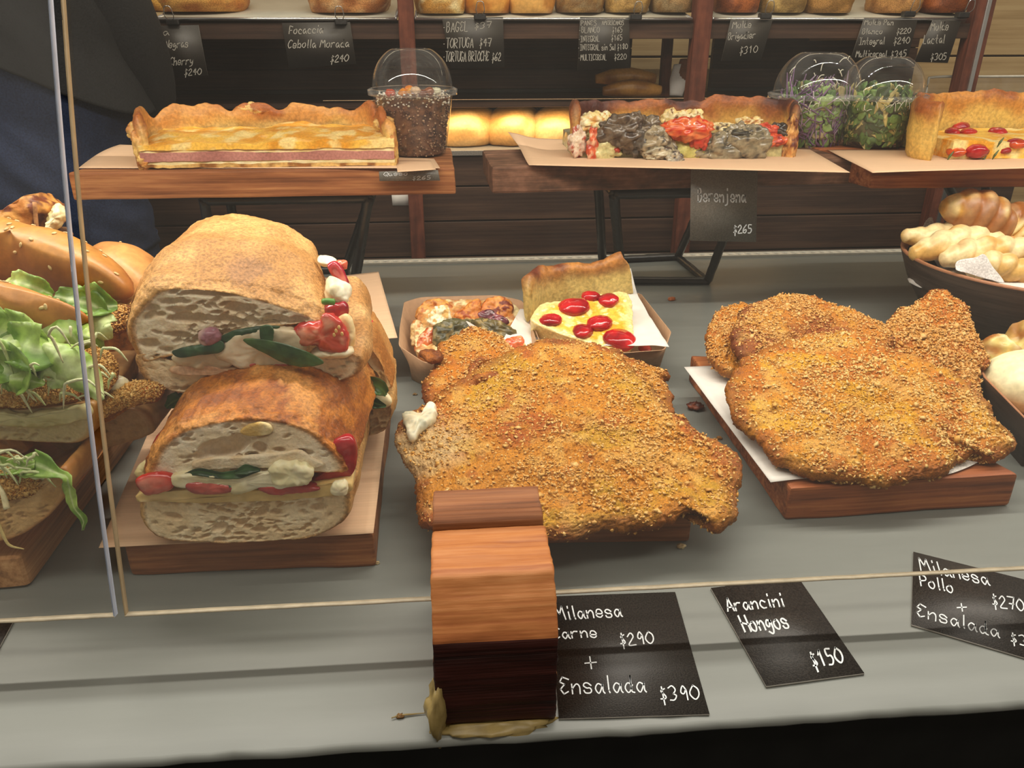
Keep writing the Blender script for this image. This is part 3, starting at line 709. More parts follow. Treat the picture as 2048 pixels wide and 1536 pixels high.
rcard('bagel and round roll card on the rack', [(884, 36), (1006, 34), (1009, 134), (902, 137)], [('-BAGEL', (887, 64), (938, 63), (1, -20)), ('$37', (948, 58), (985, 54), (1, -12)), ('-TORTUGA', (887, 96), (948, 95), (1, -20)), ('$47', (958, 93), (984, 92), (1, -16)), ('-TORTUGA BRIOCHE', (887, 123), (979, 122), (1, -20)), ('$62', (983, 122), (1003, 121), (1, -16))], 1.96, clip=(960, 34))
rcard('five line sandwich bread card on the rack', [(1160, 34), (1258, 36), (1260, 136), (1155, 141)], [('PANES', (1162, 51), (1194, 51), (0, -10)), ('AMERICANOS', (1204, 50), (1248, 50), (0, -9)), ('-BLANCO', (1159, 66), (1200, 65), (0, -12)), ('$165', (1224, 65), (1246, 64), (0, -11)), ('-INTEGRAL', (1158, 84), (1200, 83), (0, -12)), ('$165', (1222, 81), (1246, 80), (0, -11)), ('-INTEGRAL sin Sal', (1157, 101), (1232, 100), (0, -12)), ('$180', (1234, 99), (1256, 98), (0, -11)), ('-MULTICEREAL', (1158, 121), (1214, 120), (0, -12)), ('$220', (1228, 119), (1254, 118), (0, -11))], 1.5, clip=(1272, 34))
rcard('rich loaf card right of the middle post', [(1462, 38), (1545, 40), (1522, 120), (1442, 122)], [('Molde', (1464, 57), (1504, 55), (2, -14)), ('Brigadier', (1456, 80), (1512, 76), (2, -14)), ('$310', (1478, 108), (1516, 104), (2, -14))], 1.86, clip=(1532, 32))
rcard('three price loaf card near the right end of the rack', [(1728, 36), (1835, 38), (1812, 128), (1700, 122)], [('Molde Pan', (1728, 50), (1788, 50), (2, -11)), ('Blanco', (1724, 68), (1766, 68), (2, -11)), ('$220', (1792, 68), (1822, 66), (2, -11)), ('Integral', (1718, 90), (1770, 88), (2, -14)), ('$240', (1786, 88), (1820, 86), (2, -13)), ('Multicereal', (1711, 114), (1774, 114), (2, -13)), ('$345', (1780, 115), (1814, 113), (2, -13))], 1.96, clip=(1820, 28))
rcard('milk loaf card, last at the right of the rack', [(1866, 38), (1922, 42), (1895, 126), (1828, 124)], [('Molde', (1860, 62), (1898, 60), (3, -17)), ('Lactal', (1846, 88), (1890, 86), (3, -17)), ('$305', (1860, 120), (1894, 119), (2, -13))], 2.06, clip=(1928, 30))
tag(make('paper_scrap', *(lambda VQ: (VQ[0], [VQ[1]]))(patch(onY(1620, 60, 2.2), onY(1712, 60, 2.2), onY(1715, 80, 2.2), onY(1618, 82, 2.2), 4, 3, .001)), M['kraft_board'], smooth=False), 'brown paper tag stuck to the dark back of the rack', 'paper')
tag(make('paper_notice', *(lambda VQ: (VQ[0], [VQ[1]]))(patch(onY(783, 386, 1.8785), onY(822, 386, 1.8785), onY(822, 411, 1.8785), onY(785, 411, 1.8785), 4, 3, .001)), M['white_paper'], smooth=False), 'small pale paper stuck on the dark planks beside the first post', 'paper')

# ================================================================== clerk behind the counter, seen from the back at hip height
Yp = 1.625
cx = onY(20, 120, Yp)[0]; pr = thing('person', (cx, Yp, -0.9), 'person in a black top and blue jeans standing behind the counter', 'person')
def body_skin():
    sk = {'pelvis': (0, 0, 0.98, .13, .11), 'waist': (0, 0, 1.12, .12, .10), 'chest': (0, .01, 1.33, .15, .115), 'neck0': (0, 0, 1.47, .075, .07), 'neck': (0, -.01, 1.54, .055, .055), 'head0': (0, -.02, 1.61, .075, .085), 'head1': (0, -.01, 1.72, .075, .09), 'head2': (0, 0, 1.80, .045, .05),
          'sl': (-.17, 0, 1.43, .065, .06), 'el': (-.20, .10, 1.20, .045, .045), 'wl': (-.10, .17, 1.02, .03, .028), 'hl': (-.06, .20, .96, .035, .018), 'sr': (.17, 0, 1.43, .065, .06), 'er': (.20, .10, 1.20, .045, .045), 'wr': (.10, .17, 1.02, .03, .028), 'hr': (.06, .20, .96, .035, .018),
          'tl': (-.09, 0, .85, .095, .095), 'kl': (-.10, -.01, .5, .06, .065), 'al': (-.10, .02, .09, .04, .045), 'fl': (-.11, .13, .035, .045, .03), 'tr': (.09, 0, .85, .095, .095), 'kr': (.10, -.01, .5, .06, .065), 'ar': (.10, .02, .09, .04, .045), 'fr': (.11, .13, .035, .045, .03)}
    for sd, h in ((-1, 'hl'), (1, 'hr')):
        b = sk[h]
        for i in range(4): sk[h+str(i)] = (b[0]+sd*(-.021+i*.014), b[1]+.045, b[2]-.01, .009, .009); sk[h+str(i)+'t'] = (b[0]+sd*(-.024+i*.015), b[1]+.078-.006*abs(i-1.4), b[2]-.03, .007, .007)
        sk[h+'u'] = (b[0]-sd*.045, b[1]+.02, b[2]+.0, .010, .010); sk[h+'ut'] = (b[0]-sd*.055, b[1]+.05, b[2]-.01, .008, .008)
    names = list(sk); E = [('pelvis', 'waist'), ('waist', 'chest'), ('chest', 'neck0'), ('neck0', 'neck'), ('neck', 'head0'), ('head0', 'head1'), ('head1', 'head2')]
    for s in 'lr':
        E += [('chest', 's'+s), ('s'+s, 'e'+s), ('e'+s, 'w'+s), ('w'+s, 'h'+s), ('pelvis', 't'+s), ('t'+s, 'k'+s), ('k'+s, 'a'+s), ('a'+s, 'f'+s)]
        for i in range(4): E += [('h'+s, f'h{s}{i}'), (f'h{s}{i}', f'h{s}{i}t')]
        E += [('h'+s, 'h'+s+'u'), ('h'+s+'u', 'h'+s+'ut')]
    me = bpy.data.meshes.new('body'); me.from_pydata([sk[n][:3] for n in names], [(names.index(a), names.index(b)) for a, b in E], [])
    o = bpy.data.objects.new('body', me); col.objects.link(o); o.parent = pr; me.materials.append(M['skin'])
    md = o.modifiers.new('skin', 'SKIN'); sd = me.skin_vertices[0].data
    for i, n in enumerate(names): sd[i].radius = sk[n][3:5]; sd[i].use_root = (n == 'pelvis')
    md.use_smooth_shade = True; s2 = o.modifiers.new('sub', 'SUBSURF'); s2.levels = s2.render_levels = 2
body_skin()
def cloth(name, secs, mat, folds, seed, m=120):
    """secs: (z, cx, cy, rx, ry)"""
    zs_ = np.linspace(secs[0][0], secs[-1][0], 60); arr = np.array(secs); o = np.argsort(arr[:, 0]); th = np.linspace(0, 2*np.pi, m, endpoint=False)
    V = []
    for z in zs_:
        cx_, cy_, rx, ry = [np.interp(z, arr[o, 0], arr[o, i]) for i in (1, 2, 3, 4)]
        V.append(np.stack([cx_+rx*np.cos(th), cy_+ry*np.sin(th), np.full(m, z)], 1))
    V = np.vstack(V); N = V*[1, 1, 0]; N /= np.linalg.norm(N, axis=1)[:, None]
    D = np.stack([V[:, 0]*1.0+V[:, 2]*.9, V[:, 1]*.6, (V[:, 2]-V[:, 0]*.9)*.35], 1)
    V = V+N*(folds*fbm(D, 16, 3, seed))[:, None]+ploc(pr)
    if name == 'shirt': V[:, 2] -= ss(1.42, 1.24, V[:, 2]+.9)*(-.03+.55*(V[:, 0]-ploc(pr)[0]))
    Q = np.vstack([ringq(a*m, (a+1)*m, m) for a in range(59)]); Q, _ = fixn(V, Q)
    o = make(name, V, [Q], mat, pr); md = o.modifiers.new('thick', 'SOLIDIFY'); md.thickness = .003; return o
cloth('jeans', [(1.36, 0, 0, .150, .125), (1.16, .01, 0, .180, .155), (1.02, 0, 0, .195, .165), (.88, 0, 0, .195, .15)], M['jeans'], .012, 5)
for s in (-1, 1): cloth('trouser_leg', [(.90, s*.095, 0, .10, .12), (.5, s*.10, 0, .085, .09), (.12, s*.10, .01, .075, .085)], M['jeans'], .008, 8+s)
cloth('shirt', [(1.50, 0, 0, .10, .09), (1.43, 0, 0, .19, .12), (1.30, 0, 0, .215, .162), (1.24, .01, 0, .230, .180)], M['shirt'], .010, 7)
for s in (-1, 1):
    V, Q, T = tube([ploc(pr)+[s*.15, 0, 1.43], ploc(pr)+[s*.19, .04, 1.30], ploc(pr)+[s*.19, .09, 1.19], ploc(pr)+[s*.15, .14, 1.09]], [.085, .072, .066], 20, 20, capped=False); o = make('sleeve', V, [Q], M['shirt'], pr); o.modifiers.new('t', 'SOLIDIFY').thickness = .003
V, Q, T = blob(ploc(pr)+[0, -.03, 1.735], (.092, .105, .095), 2, .06, nu=40, nv=30); make('hair', V, [Q, T], M['hair'], pr)
for s in (-1, 1):
    V, Q, T = blob(ploc(pr)+[s*.03, .078, 1.69], (.011, .008, .008), 1, 0, nu=12, nv=8); make('eye', V, [Q, T], M['white_paper'], pr)
V, Q, T = blob(ploc(pr)+[0, .085, 1.66], (.012, .018, .022), 1, .05, nu=14, nv=10); make('nose', V, [Q, T], M['skin'], pr)
V, Q, T = blob(ploc(pr)+[0, .074, 1.625], (.024, .008, .007), 1, .05, nu=14, nv=10); make('mouth', V, [Q, T], M['glue'], pr)
for s in (-1, 1):
    V, Q, T = blob(ploc(pr)+[s*.10, .07, -.0+.045], (.05, .14, .042), 1, .03, nu=24, nv=16); make('shoe', V, [Q, T], M['shirt'], pr)
# ================================================================== food builders
def quadify(V, Q): return V, Q
def slab(name, secs, parent, c1, c2, crumb, seed=0, m=200, caprings=44, per=9, pores=60, poresz=(.0015, .006), pored=.005, rim=.035, flour=None,
         amp=.0016, ampf=.0005, csc=30, fillet=.003, mat='crust', smooth_side=True, capamp=.0006, poretint='#b89570', cap_back=None, grad=None, big=()):
    """bread-like body through outlines at different depths (list of 3D outlines, first is the cut face)"""
    A = [closed(s, m) for s in secs]
    c = A[0].mean(0); d = A[1]-A[0]; L = np.linalg.norm(d, axis=1).mean()
    f = fillet/L; rows = [c+(A[0]-c)*.975, c+(A[0]-c)*.994+d*f*.35, A[0]+d*f]
    for a, b in zip(A[:-1], A[1:]):
        for t in np.linspace(0, 1, per+1)[1:]:
            if a is A[0] and t <= f: continue
            rows.append(a*(1-t)+b*t)
    e = A[-1]; ce = e.mean(0); dn = (A[-1]-A[-2]).mean(0); dn /= np.linalg.norm(dn)
    for k, o in ((.96, .004), (.86, .008), (.6, .011)): rows.append(ce+(e-ce)*k+dn*o)
    V, Q, T, tg, s = loft(rows, caprings)
    N = normals(V, Q, T); side = tg != 1
    g = fbm(V, csc, 3, seed); V = V+N*(np.where(side, amp*g+ampf*fbm(V, 260, 2, seed+5), 0))[:, None]
    # pores pressed into the cut face
    cap = (tg == 1) & (s < .999); ax = (A[0]-c); U = ax[np.argmax(np.linalg.norm(ax, axis=1))]; U = U/np.linalg.norm(U)
    inn = (A[1]-A[0]).mean(0); inn /= np.linalg.norm(inn); W = np.cross(U, inn); W /= np.linalg.norm(W)
    P = V[cap]-c; u, v = P@U, P@W; dep = np.zeros(len(P)); rnd = random.Random(seed+1); bx = ax@U; by = ax@W
    for k in range(pores):
        th = rnd.uniform(0, 6.28); rr = rnd.uniform(0, .88)**.6; i = int(th/6.28*m) % m
        pu, pv = bx[i]*rr, by[i]*rr; a_ = rnd.uniform(*poresz)*(1 if rnd.random() < .85 else 1.9); b_ = a_*rnd.uniform(.3, .6); ang = rnd.uniform(-.5, .5)
        du, dv = (u-pu)*math.cos(ang)+(v-pv)*math.sin(ang), -(u-pu)*math.sin(ang)+(v-pv)*math.cos(ang)
        q = 1-(du/a_)**2-(dv/b_)**2; dep = np.maximum(dep, min(pored, a_*1.1)*np.sqrt(np.clip(q, 0, 1)))
    for px_, py_, a_, b_, dd in big:
        q0 = onP(px_, py_, c, inn)-c; du, dv = u-q0@U, v-q0@W; du = du+.003*vnoise(V[cap], 90, 5); dv = dv+.002*vnoise(V[cap], 120, 6)
        dep = np.maximum(dep, dd*np.clip(1-(du/a_)**2-(dv/b_)**2, 0, 1)**.4)
    dep *= ss(1.0, .93, s[cap]); V[cap] += inn*dep[:, None]+inn*(capamp*fbm(V[cap], 220, 3, seed+3))[:, None]
    t = ss(-.45, .55, fbm(V, csc*1.1, 4, seed+11)); Cc = mixc(lin(c1), lin(c2), t)
    if flour: Cc = mixc(Cc, lin(flour), ss(.15, .6, fbm(V, csc*.7, 4, seed+21))*.8)
    if grad is not None: Cc = mixc(Cc, lin(grad[0]), grad[1](V))
    cr = mixc(lin(crumb[0]), lin(crumb[1]), ss(-.5, .5, fbm(V, 70, 3, seed+2)))
    full = np.zeros(len(V)); full[cap] = np.clip(dep/pored*1.6, 0, 1); cr = mixc(cr, lin(poretint), full*.4)
    k = np.where(tg == 1, ss(1.0, 1.0-rim, s+.012*vnoise(V, 120, seed)), 0); Cc = mixc(Cc, cr, k)
    fc = np.concatenate([(k[Q].min(1) > .5), (k[T].min(1) > .5)]).astype(int)
    return make(name, V, [Q, T], None, parent, Cc, mats=[M[mat], M['bread']], mi=fc)
def lump(name, outline, pl, T, parent, c1, c2, mat='cream', seed=0, m=70, rings=9, rim=None, und=0.0, amp=.0005, sc=120, csc=60, dome=0.0, low=.5, rimc=None, label=None, cat=None, group=None, lift=0.0, c3=None, loc=None):
    """a body filling an outline measured in the photograph, lying in its own plane"""
    if isinstance(pl, (int, float)): pl = (np.array([0, pl, 0]), YN)
    P0, n = pl; n = np.asarray(n)/np.linalg.norm(n)
    O = toP(outline, pl) if len(outline[0]) == 2 else np.asarray(outline, float); O = O+n*lift
    V, Q, Tt, s, top = pad(O, n, T, m, rings, rim or T*.6, und, 25, (lambda V, s, t: amp*fbm(V, sc, 3, seed)+amp*.5*vnoise(V, sc*3, seed)), seed, low=low, dome=dome)
    Cc = mixc(lin(c1), lin(c2), ss(-.45, .45, fbm(V, csc, 3, seed+4)))
    if c3: Cc = mixc(Cc, lin(c3), ss(.1, .5, fbm(V, csc*1.7, 3, seed+9)))
    if rimc: Cc = mixc(Cc, lin(rimc), ss(.72, .95, s))
    Q, Tt = fixn(V, Q, Tt)
    o = make(name, V, [Q, Tt], M[mat], parent, Cc, loc=loc); return tag(o, label, cat, group)
def circle(c, r, U, W, n=24, wob=.06, seed=0, sq=1.0):
    rnd = random.Random(seed); ph = rnd.uniform(0, 6)
    return [np.asarray(c)+r*(1+wob*math.sin(3*a+ph)+wob*.6*math.sin(5*a-ph))*(math.cos(a)*np.asarray(U)+sq*math.sin(a)*np.asarray(W)) for a in np.linspace(0, 2*math.pi, n, endpoint=False)]
def ribbon(path, wd, nrm=(0, 0, 1), curl=.3, ruffle=.002, seed=0, nu=40, nv=9, T=.0006, c1='#6f9a35', c2='#a9c868', rib='#c9dca0'):
    P = open_curve(path, nu); t = np.gradient(P, axis=0); t /= np.linalg.norm(t, axis=1)[:, None]
    n = np.asarray(nrm, float); a = np.cross(t, n); a /= np.maximum(np.linalg.norm(a, axis=1), 1e-6)[:, None]; n = np.cross(a, t)
    w = np.interp(np.linspace(0, 1, nu), np.linspace(0, 1, len(wd)), wd); v = np.linspace(-1, 1, nv)
    V = P[:, None]+a[:, None]*(w[:, None, None]*v[None, :, None])*.5+n[:, None]*((curl*w[:, None]*(v[None]**2))[..., None])
    V = V.reshape(-1, 3); N = np.repeat(n, nv, 0); ed = np.tile(np.abs(v), nu)
    V = V+N*(ruffle*(.4+ed)*fbm(V, 90, 3, seed))[:, None]; k = len(V)
    V2 = np.vstack([V+N*T/2, V-N*T/2]); i, j = np.meshgrid(np.arange(nv-1), np.arange(nu-1)); q = (j*nv+i).ravel(); q = np.stack([q, q+1, q+nv+1, q+nv], 1)
    e = list(range(nv))+[nv-1+nv*x for x in range(1, nu)]+[nu*nv-1-x for x in range(1, nv)]+[nv*(nu-1-x) for x in range(1, nu-1)]
    e = np.array(e); f = np.roll(e, -1); Q = np.vstack([q, q[:, ::-1]+k, np.stack([f, e, e+k, f+k], 1)])
    Cc = mixc(lin(c1), lin(c2), ss(-.4, .5, fbm(V2, 60, 3, seed+5))); Cc = mixc(Cc, lin(rib), np.tile(ss(.28, .05, ed), 2)*.8)
    return V2, Q, [], Cc
def leafpart(name, path, wd, parent, **k):
    V, Q, _, Cc = ribbon(path, wd, **k); return make(name, V, [Q], M['leaf'], parent, Cc)
def pxpath(pts): return [onY(x, y, Y) for x, y, Y in pts]
def flakes(name, V, N, idx, size, parent, c1, c2, seed, mat='flake', tilt=.9, kind='stuff', lift=.2):
    rs = np.random.RandomState(seed); k = len(idx); P = V[idx]; n = N[idx]
    n = n+tilt*rs.normal(size=(k, 3))*.42; n /= np.linalg.norm(n, axis=1)[:, None]
    a = np.cross(n, rs.normal(size=(k, 3))); a /= np.linalg.norm(a, axis=1)[:, None]; b = np.cross(n, a)
    r = rs.uniform(size[0], size[1], k)*(1+.8*(rs.rand(k) > .94)); th = np.linspace(0, 2*np.pi, 5, endpoint=False)
    rr = rs.uniform(.5, 1.2, (k, 5)); el = rs.uniform(.4, .9, k)
    W = P[:, None]+n[:, None]*(r*lift)[:, None, None]+(r[:, None]*rr*np.cos(th))[..., None]*a[:, None]+(r[:, None]*rr*np.sin(th)*el[:, None])[..., None]*b[:, None]
    W = W+n[:, None]*(rs.normal(size=(k, 5))*r[:, None]*.18)[..., None]
    ctr = P+n*(r*(lift+.22))[:, None]; bot = P-n*(r*.2)[:, None]
    VV = np.concatenate([W, ctr[:, None], bot[:, None]], 1).reshape(-1, 3); b0 = (np.arange(k)*7)[:, None]
    i = np.arange(5); j = (i+1) % 5
    T = np.concatenate([np.stack([b0+i, b0+j, b0+5+0*i], 2), np.stack([b0+j, b0+i, b0+6+0*i], 2)], 1).reshape(-1, 3)
    Cc = np.repeat(mixc(lin(c1), lin(c2), rs.rand(k)), 7, 0)
    o = make(name, VV, [T], M[mat], parent, Cc, smooth=False); 
    if kind: o['kind'] = kind
    return o
def cutlet(label, outline, pl, T=.013, und=.006, seed=0, m=420, rings=90, nf=7000, pal=('#b4731c', '#9c5a14', '#a98a22', '#6f3a10'), fl=('#c98c3a', '#e2b472'), group=None, und_sc=11, fsz=(.0011, .0025), lift=0.0, name='breaded_cutlet', extra=None, dome=.004, pale=None, nopad=False, centre=None):
    P0, n = pl; O = toP(outline, pl)+n*lift
    O = closed(O, m); O = O+0.0016*np.stack([vnoise(O, 90, seed+k) for k in range(3)], 1)+0.0009*np.stack([vnoise(O, 320, seed+k+5) for k in range(3)], 1)
    def disp(V, s, top): return .0022*fbm(V, 55, 3, seed+1)+.0011*(.5-worley(V, 420, seed+2))*2+.0009*fbm(V, 700, 2, seed+3)+np.where(s > .9, .0012*vnoise(V, 160, seed+8), 0)
    V, Q, Tt, s, top = pad(O, n, T, m, rings, T*.75, und, und_sc, disp, seed, dome=dome, centre=centre, lin_=.6)
    Q, Tt = fixn(V, Q, Tt); N = normals(V, Q, Tt)
    t = thing(name, [V[:, 0].mean(), V[:, 1].mean(), V[:, 2].min()], label, 'fried cutlet', group)
    n1 = fbm(V, 22, 3, seed+11); n2 = fbm(V, 34, 3, seed+12)
    Cc = mixc(lin(pal[0]), lin(pal[1]), ss(-.15, .45, n1)); Cc = mixc(Cc, lin(pal[2]), ss(.0, .5, n2)*.9); Cc = mixc(Cc, lin('#a04e1a'), ss(.3, .12, worley(V, 38, seed+19))*.55); Cc = mixc(Cc, lin('#d8ab58'), ss(.25, .6, fbm(V, 48, 4, seed+23))*.5); edge = ss(.86, 1.0, s+.05*fbm(V, 40, 2, seed)); Cc = mixc(Cc, lin(pal[3]), np.maximum(edge*.8, ss(.7, 1.2, fbm(V, 60, 3, seed+15))*.6)); Cc = mixc(Cc, lin(pal[3]), (top < 0)*.7)
    if pale is not None:
        pp, rad, cc = pale; d = np.linalg.norm(V-onP(*pp, P0, n), axis=1); Cc = mixc(Cc, lin(cc), ss(rad, rad*.35, d+.012*fbm(V, 60, 2, 3))*.75)
    if extra is not None: Cc = extra(V, s, Cc)
    make('crumb_coating', V, [Q, Tt], M['crumb_coat'], t, Cc)
    rs = np.random.RandomState(seed+77); cand = np.where((top > 0) | (s > .85))[0]
    ring_a = np.maximum(s[cand], .02); dens = ss(-.5, .5, fbm(V[cand], 35, 2, seed+31))*.8+.25; ds = np.sqrt(np.maximum(1-ring_a**2, .004))
    pr_ = ring_a*dens*ds; pr_ /= pr_.sum(); idx = rs.choice(cand, nf, p=pr_)
    flakes('crumb_flakes', V, N, idx, fsz, t, fl[0], fl[1], seed)
    return t, V, N

# ================================================================== boards on the deck
b1 = [onZ(262, 1152), onZ(753, 1132), onZ(800, 740), onZ(420, 745)]
d0 = onZ(753, 1132)-onZ(262, 1152); dr = onZ(786, 778, .032)-onZ(757, 1078, .032); 
P1 = onZ(262, 1152); P2 = onZ(753, 1132); back = np.array([dr[0], dr[1], 0])*1.0
tag(prism('serving_board', [P1, P2, P2+back, P1+back*1.0], 0, .031, M['board_warm'], bevel=.003, rough=.0012, seed=3), 'wooden board under the front ciabatta sandwiches, kraft paper on top', 'serving board')
TB1 = .0312
def sheet(name, px, z, label, mat='kraft', parent=None, T=.0004, amp=.0015, seed=0, h=None, nu=30, nv=30, group=None, cat='paper'):
    c = [onZ(x, y, zz) for (x, y), zz in zip(px, z if hasattr(z, '__len__') else [z]*4)]
    V, Q = patch(*c, nu, nv, T, h or (lambda u, v, P: amp*np.clip(fbm(P, 9, 2, seed), -.2, 1)))
    o = make(name, V, [Q], M[mat], parent); return tag(o, label, cat if parent is None else None, group)
sheet('kraft_sheet', [(198, 1097), (747, 1068), (782, 772), (330, 790)], [TB1+.0014]*4, 'sheet of brown kraft paper hanging past the left edge of the ciabatta board', seed=2,
      h=lambda u, v, P: .0006+.002*np.clip(fbm(P, 9, 2, 3), 0, 1)*ss(.02, .25, u))
# board behind the ciabatta pile, raised, with paper
zb = .052
Q0 = [onZ(560, 706, zb), onZ(772, 690, zb), onZ(742, 560, zb), onZ(560, 566, zb)]
tag(prism('serving_board', [p*[1, 1, 0] for p in Q0], 0, zb-.001, M['board_warm'], bevel=.003, seed=5), 'wooden board behind the ciabatta pile, only its right end showing', 'serving board')
sheet('kraft_sheet', [(570, 700), (795, 676), (757, 543), (600, 560)], [zb+.001, zb+.004, zb+.02, zb+.003], 'kraft paper with torn corner curling up behind the ciabatta pile', seed=5, amp=.002)

# ================================================================== lower ciabatta sandwich
YL = .503
lo = thing('ciabatta_sandwich', onY(490, 1085, YL+.08)*[1, 1, 0]+[0, 0, TB1], 'lower front ciabatta half, tomato and soft cheese between browned bread, on kraft paper', 'sandwich', 'ciabatta sandwiches')
F0 = [(283, 1000), (281, 1035), (292, 1060), (330, 1079), (420, 1085), (510, 1085), (600, 1078), (660, 1062), (695, 1035), (699, 1000), (690, 984), (600, 992), (500, 1000), (400, 1000), (330, 992)]
def atY(px, Y, dx=0, dz=0, sx=1.0, sz=1.0):
    """outline measured at the front plane moved straight back to depth Y in the world"""
    return px
def shift(sec, dy, dx=0, dz=0, sx=1.0, sz=1.0):
    c = sec.mean(0); q = c+(sec-c)*[sx, 1, sz]; return q+[dx, dy, dz]
s0 = toY(F0, YL)
slab('bottom_bread', [s0, shift(s0, .03, .001, .000, 1.02), shift(s0, .13, .006, .002, .97), shift(s0, .19, .01, .0, .9)], lo, '#a8743a', '#c89a5c', ('#ebd0a4', '#f4e0ba'), seed=11, pores=190, poresz=(.0011, .0036), pored=.0045, csc=40, rim=.05)
L0 = [(297, 955), (305, 925), (322, 895), (352, 868), (400, 850), (450, 841), (520, 838), (575, 845), (620, 862), (655, 890), (682, 918), (692, 943), (640, 945), (590, 932), (520, 938), (450, 945), (380, 950), (330, 958)]
s0 = toY(L0, YL)
s1 = toY([(290, 945), (298, 912), (318, 880), (352, 848), (400, 828), (450, 818), (520, 812), (580, 820), (628, 840), (662, 870), (690, 905), (702, 940), (650, 948), (590, 940), (520, 944), (450, 950), (380, 955), (325, 956)], YL+.012)
slab('top_bread', [s0, s1, shift(s1, .045, .004, .009, 1.03, 1.05), shift(s1, .11, .012, .012, 1.0, 1.0), shift(s1, .17, .015, .004, .9, .8)], lo, '#8f4c14', '#bd7427', ('#f2dcb8', '#f8ead0'), seed=12, pores=60, poresz=(.0012, .0036), pored=.005, csc=60, rim=.10, flour='#cf9048', amp=.0014, ampf=.0013, fillet=.002, big=[(450, 893, .019, .0085, .011), (405, 915, .008, .004, .006), (520, 890, .004, .005, .006), (600, 905, .012, .004, .004)])
lump('bread_tear', [(480, 862), (500, 848), (528, 845), (545, 855), (540, 868), (500, 872)], YL-.0015, .004, lo, '#d9b266', '#ecd6a0', 'bread', 3)
# big air pocket look: dark hollow piece is recess in the crumb
lump('crumb_fold', [(385, 925), (420, 915), (480, 912), (560, 905), (600, 900), (625, 915), (650, 930), (600, 936), (520, 934), (440, 936), (395, 938)], YL-.001, .004, lo, '#e3c9a2', '#f0dfc0', 'bread', 5, csc=80)
lump('cheese_slice', [(274, 1003), (285, 985), (400, 978), (500, 980), (600, 975), (692, 962), (698, 985), (600, 996), (500, 1003), (400, 1004), (300, 1001)], YL-.002, .03, lo, '#d8b876', '#e6cb90', 'cream', 6, low=.95, rim=.002)
lump('soft_cheese', [(345, 950), (400, 945), (470, 950), (540, 940), (600, 930), (628, 935), (625, 955), (600, 970), (520, 975), (480, 985), (440, 978), (400, 972), (350, 970)], YL-.003, .02, lo, '#dccfa2', '#efe6c4', 'cream', 7, amp=.0014, low=.8, rim=.005)
lump('soft_cheese', [(540, 935), (560, 925), (600, 928), (628, 940), (620, 960), (590, 968), (550, 965)], YL-.006, .016, lo, '#e6dcae', '#f3ecca', 'cream', 8, amp=.0018, low=.7, rim=.005)
lump('soft_cheese', [(665, 965), (690, 958), (697, 975), (690, 988), (665, 985)], YL-.004, .012, lo, '#ecdfae', '#f4ebc6', 'cream', 9, amp=.001)
lump('tomato_slice', [(370, 968), (400, 963), (450, 968), (470, 974), (460, 984), (420, 989), (385, 985)], YL-.0055, .012, lo, '#a8423c', '#c25c50', 'tomato', 10, low=.8)
lump('tomato_slice', [(515, 972), (560, 968), (620, 972), (640, 978), (600, 986), (540, 988)], YL-.0045, .012, lo, '#9c3234', '#b84640', 'tomato', 11, low=.8)
lump('tomato_slice', [(272, 962), (290, 950), (320, 946), (345, 952), (352, 968), (340, 980), (300, 990), (285, 982)], YL-.004, .012, lo, '#c4493a', '#e08a74', 'tomato', 12, rimc='#b8281e', low=.6)
lump('tomato_slice', [(300, 925), (305, 885), (325, 858), (345, 848), (350, 870), (335, 910), (318, 930)], YL+.035, .02, lo, '#b8442e', '#cf6a4e', 'tomato', 13, rimc='#ac2a1c')
lump('tomato_slice', [(618, 962), (640, 940), (650, 915), (655, 892), (672, 878), (694, 872), (708, 878), (715, 898), (714, 922), (706, 946), (688, 962), (655, 973), (630, 974)], YL+.009, .016, lo, '#a8262c', '#c44440', 'tomato', 14, rimc='#9c1822', low=.7)
for k, (pts, wd) in enumerate([([(368, 950, YL-.004), (400, 943, YL-.005), (450, 950, YL-.005), (520, 940, YL-.006)], (.002, .006, .005, .007, .002)), ([(457, 962, YL-.004), (468, 970, YL-.006), (470, 980, YL-.005)], (.003, .008, .003)), ([(470, 945, YL-.006), (495, 938, YL-.007), (520, 939, YL-.006)], (.002, .008, .002))]):
    leafpart('basil_leaf', pxpath(pts), wd, lo, nrm=(0, -1, .3), seed=k, c1='#1c3a18', c2='#35582a', rib='#3d6230', curl=.2, ruffle=.001)
leafpart('basil_leaf', pxpath([(332, 815, .60), (345, 805, .60), (362, 795, .60), (368, 790, .61)]), (.003, .012, .012, .002), lo, nrm=(0, -1, .6), seed=9, c1='#3f6b22', c2='#6f9a3c', rib='#7fa64c')
lump('cheese_slice', [(270, 940), (300, 915), (300, 925), (298, 950), (285, 958)], YL+.02, .01, lo, '#e3cf94', '#efe0b0', 'cream', 19)

# back sandwich on the same board, right side
bs_ = thing('ciabatta_sandwich', onY(730, 870, .66)*[1, 1, 0]+[0, 0, TB1], 'ciabatta half at the right behind the lower one, basil sticking out', 'sandwich', 'ciabatta sandwiches')
s0 = toY([(640, 800), (640, 850), (660, 870), (710, 874), (760, 868), (780, 845), (786, 815), (775, 800), (720, 790)], .635)
slab('bottom_bread', [s0, shift(s0, .03, .002), shift(s0, .10, .0, 0, .92)], bs_, '#a8743a', '#c89a5c', ('#c9a878', '#dcc094'), seed=31, pores=120, poresz=(.002, .005), rim=.06, m=140)
s0 = toY([(640, 740), (660, 712), (700, 690), (735, 690), (757, 715), (770, 745), (783, 775), (760, 770), (700, 765), (650, 770)], .645)
slab('top_bread', [s0, shift(s0, .03, 0, .003, 1.03), shift(s0, .09, -.004, .0, .95)], bs_, '#a4672a', '#c88f4c', ('#d9bd8e', '#ead4ac'), seed=32, pores=50, m=140)
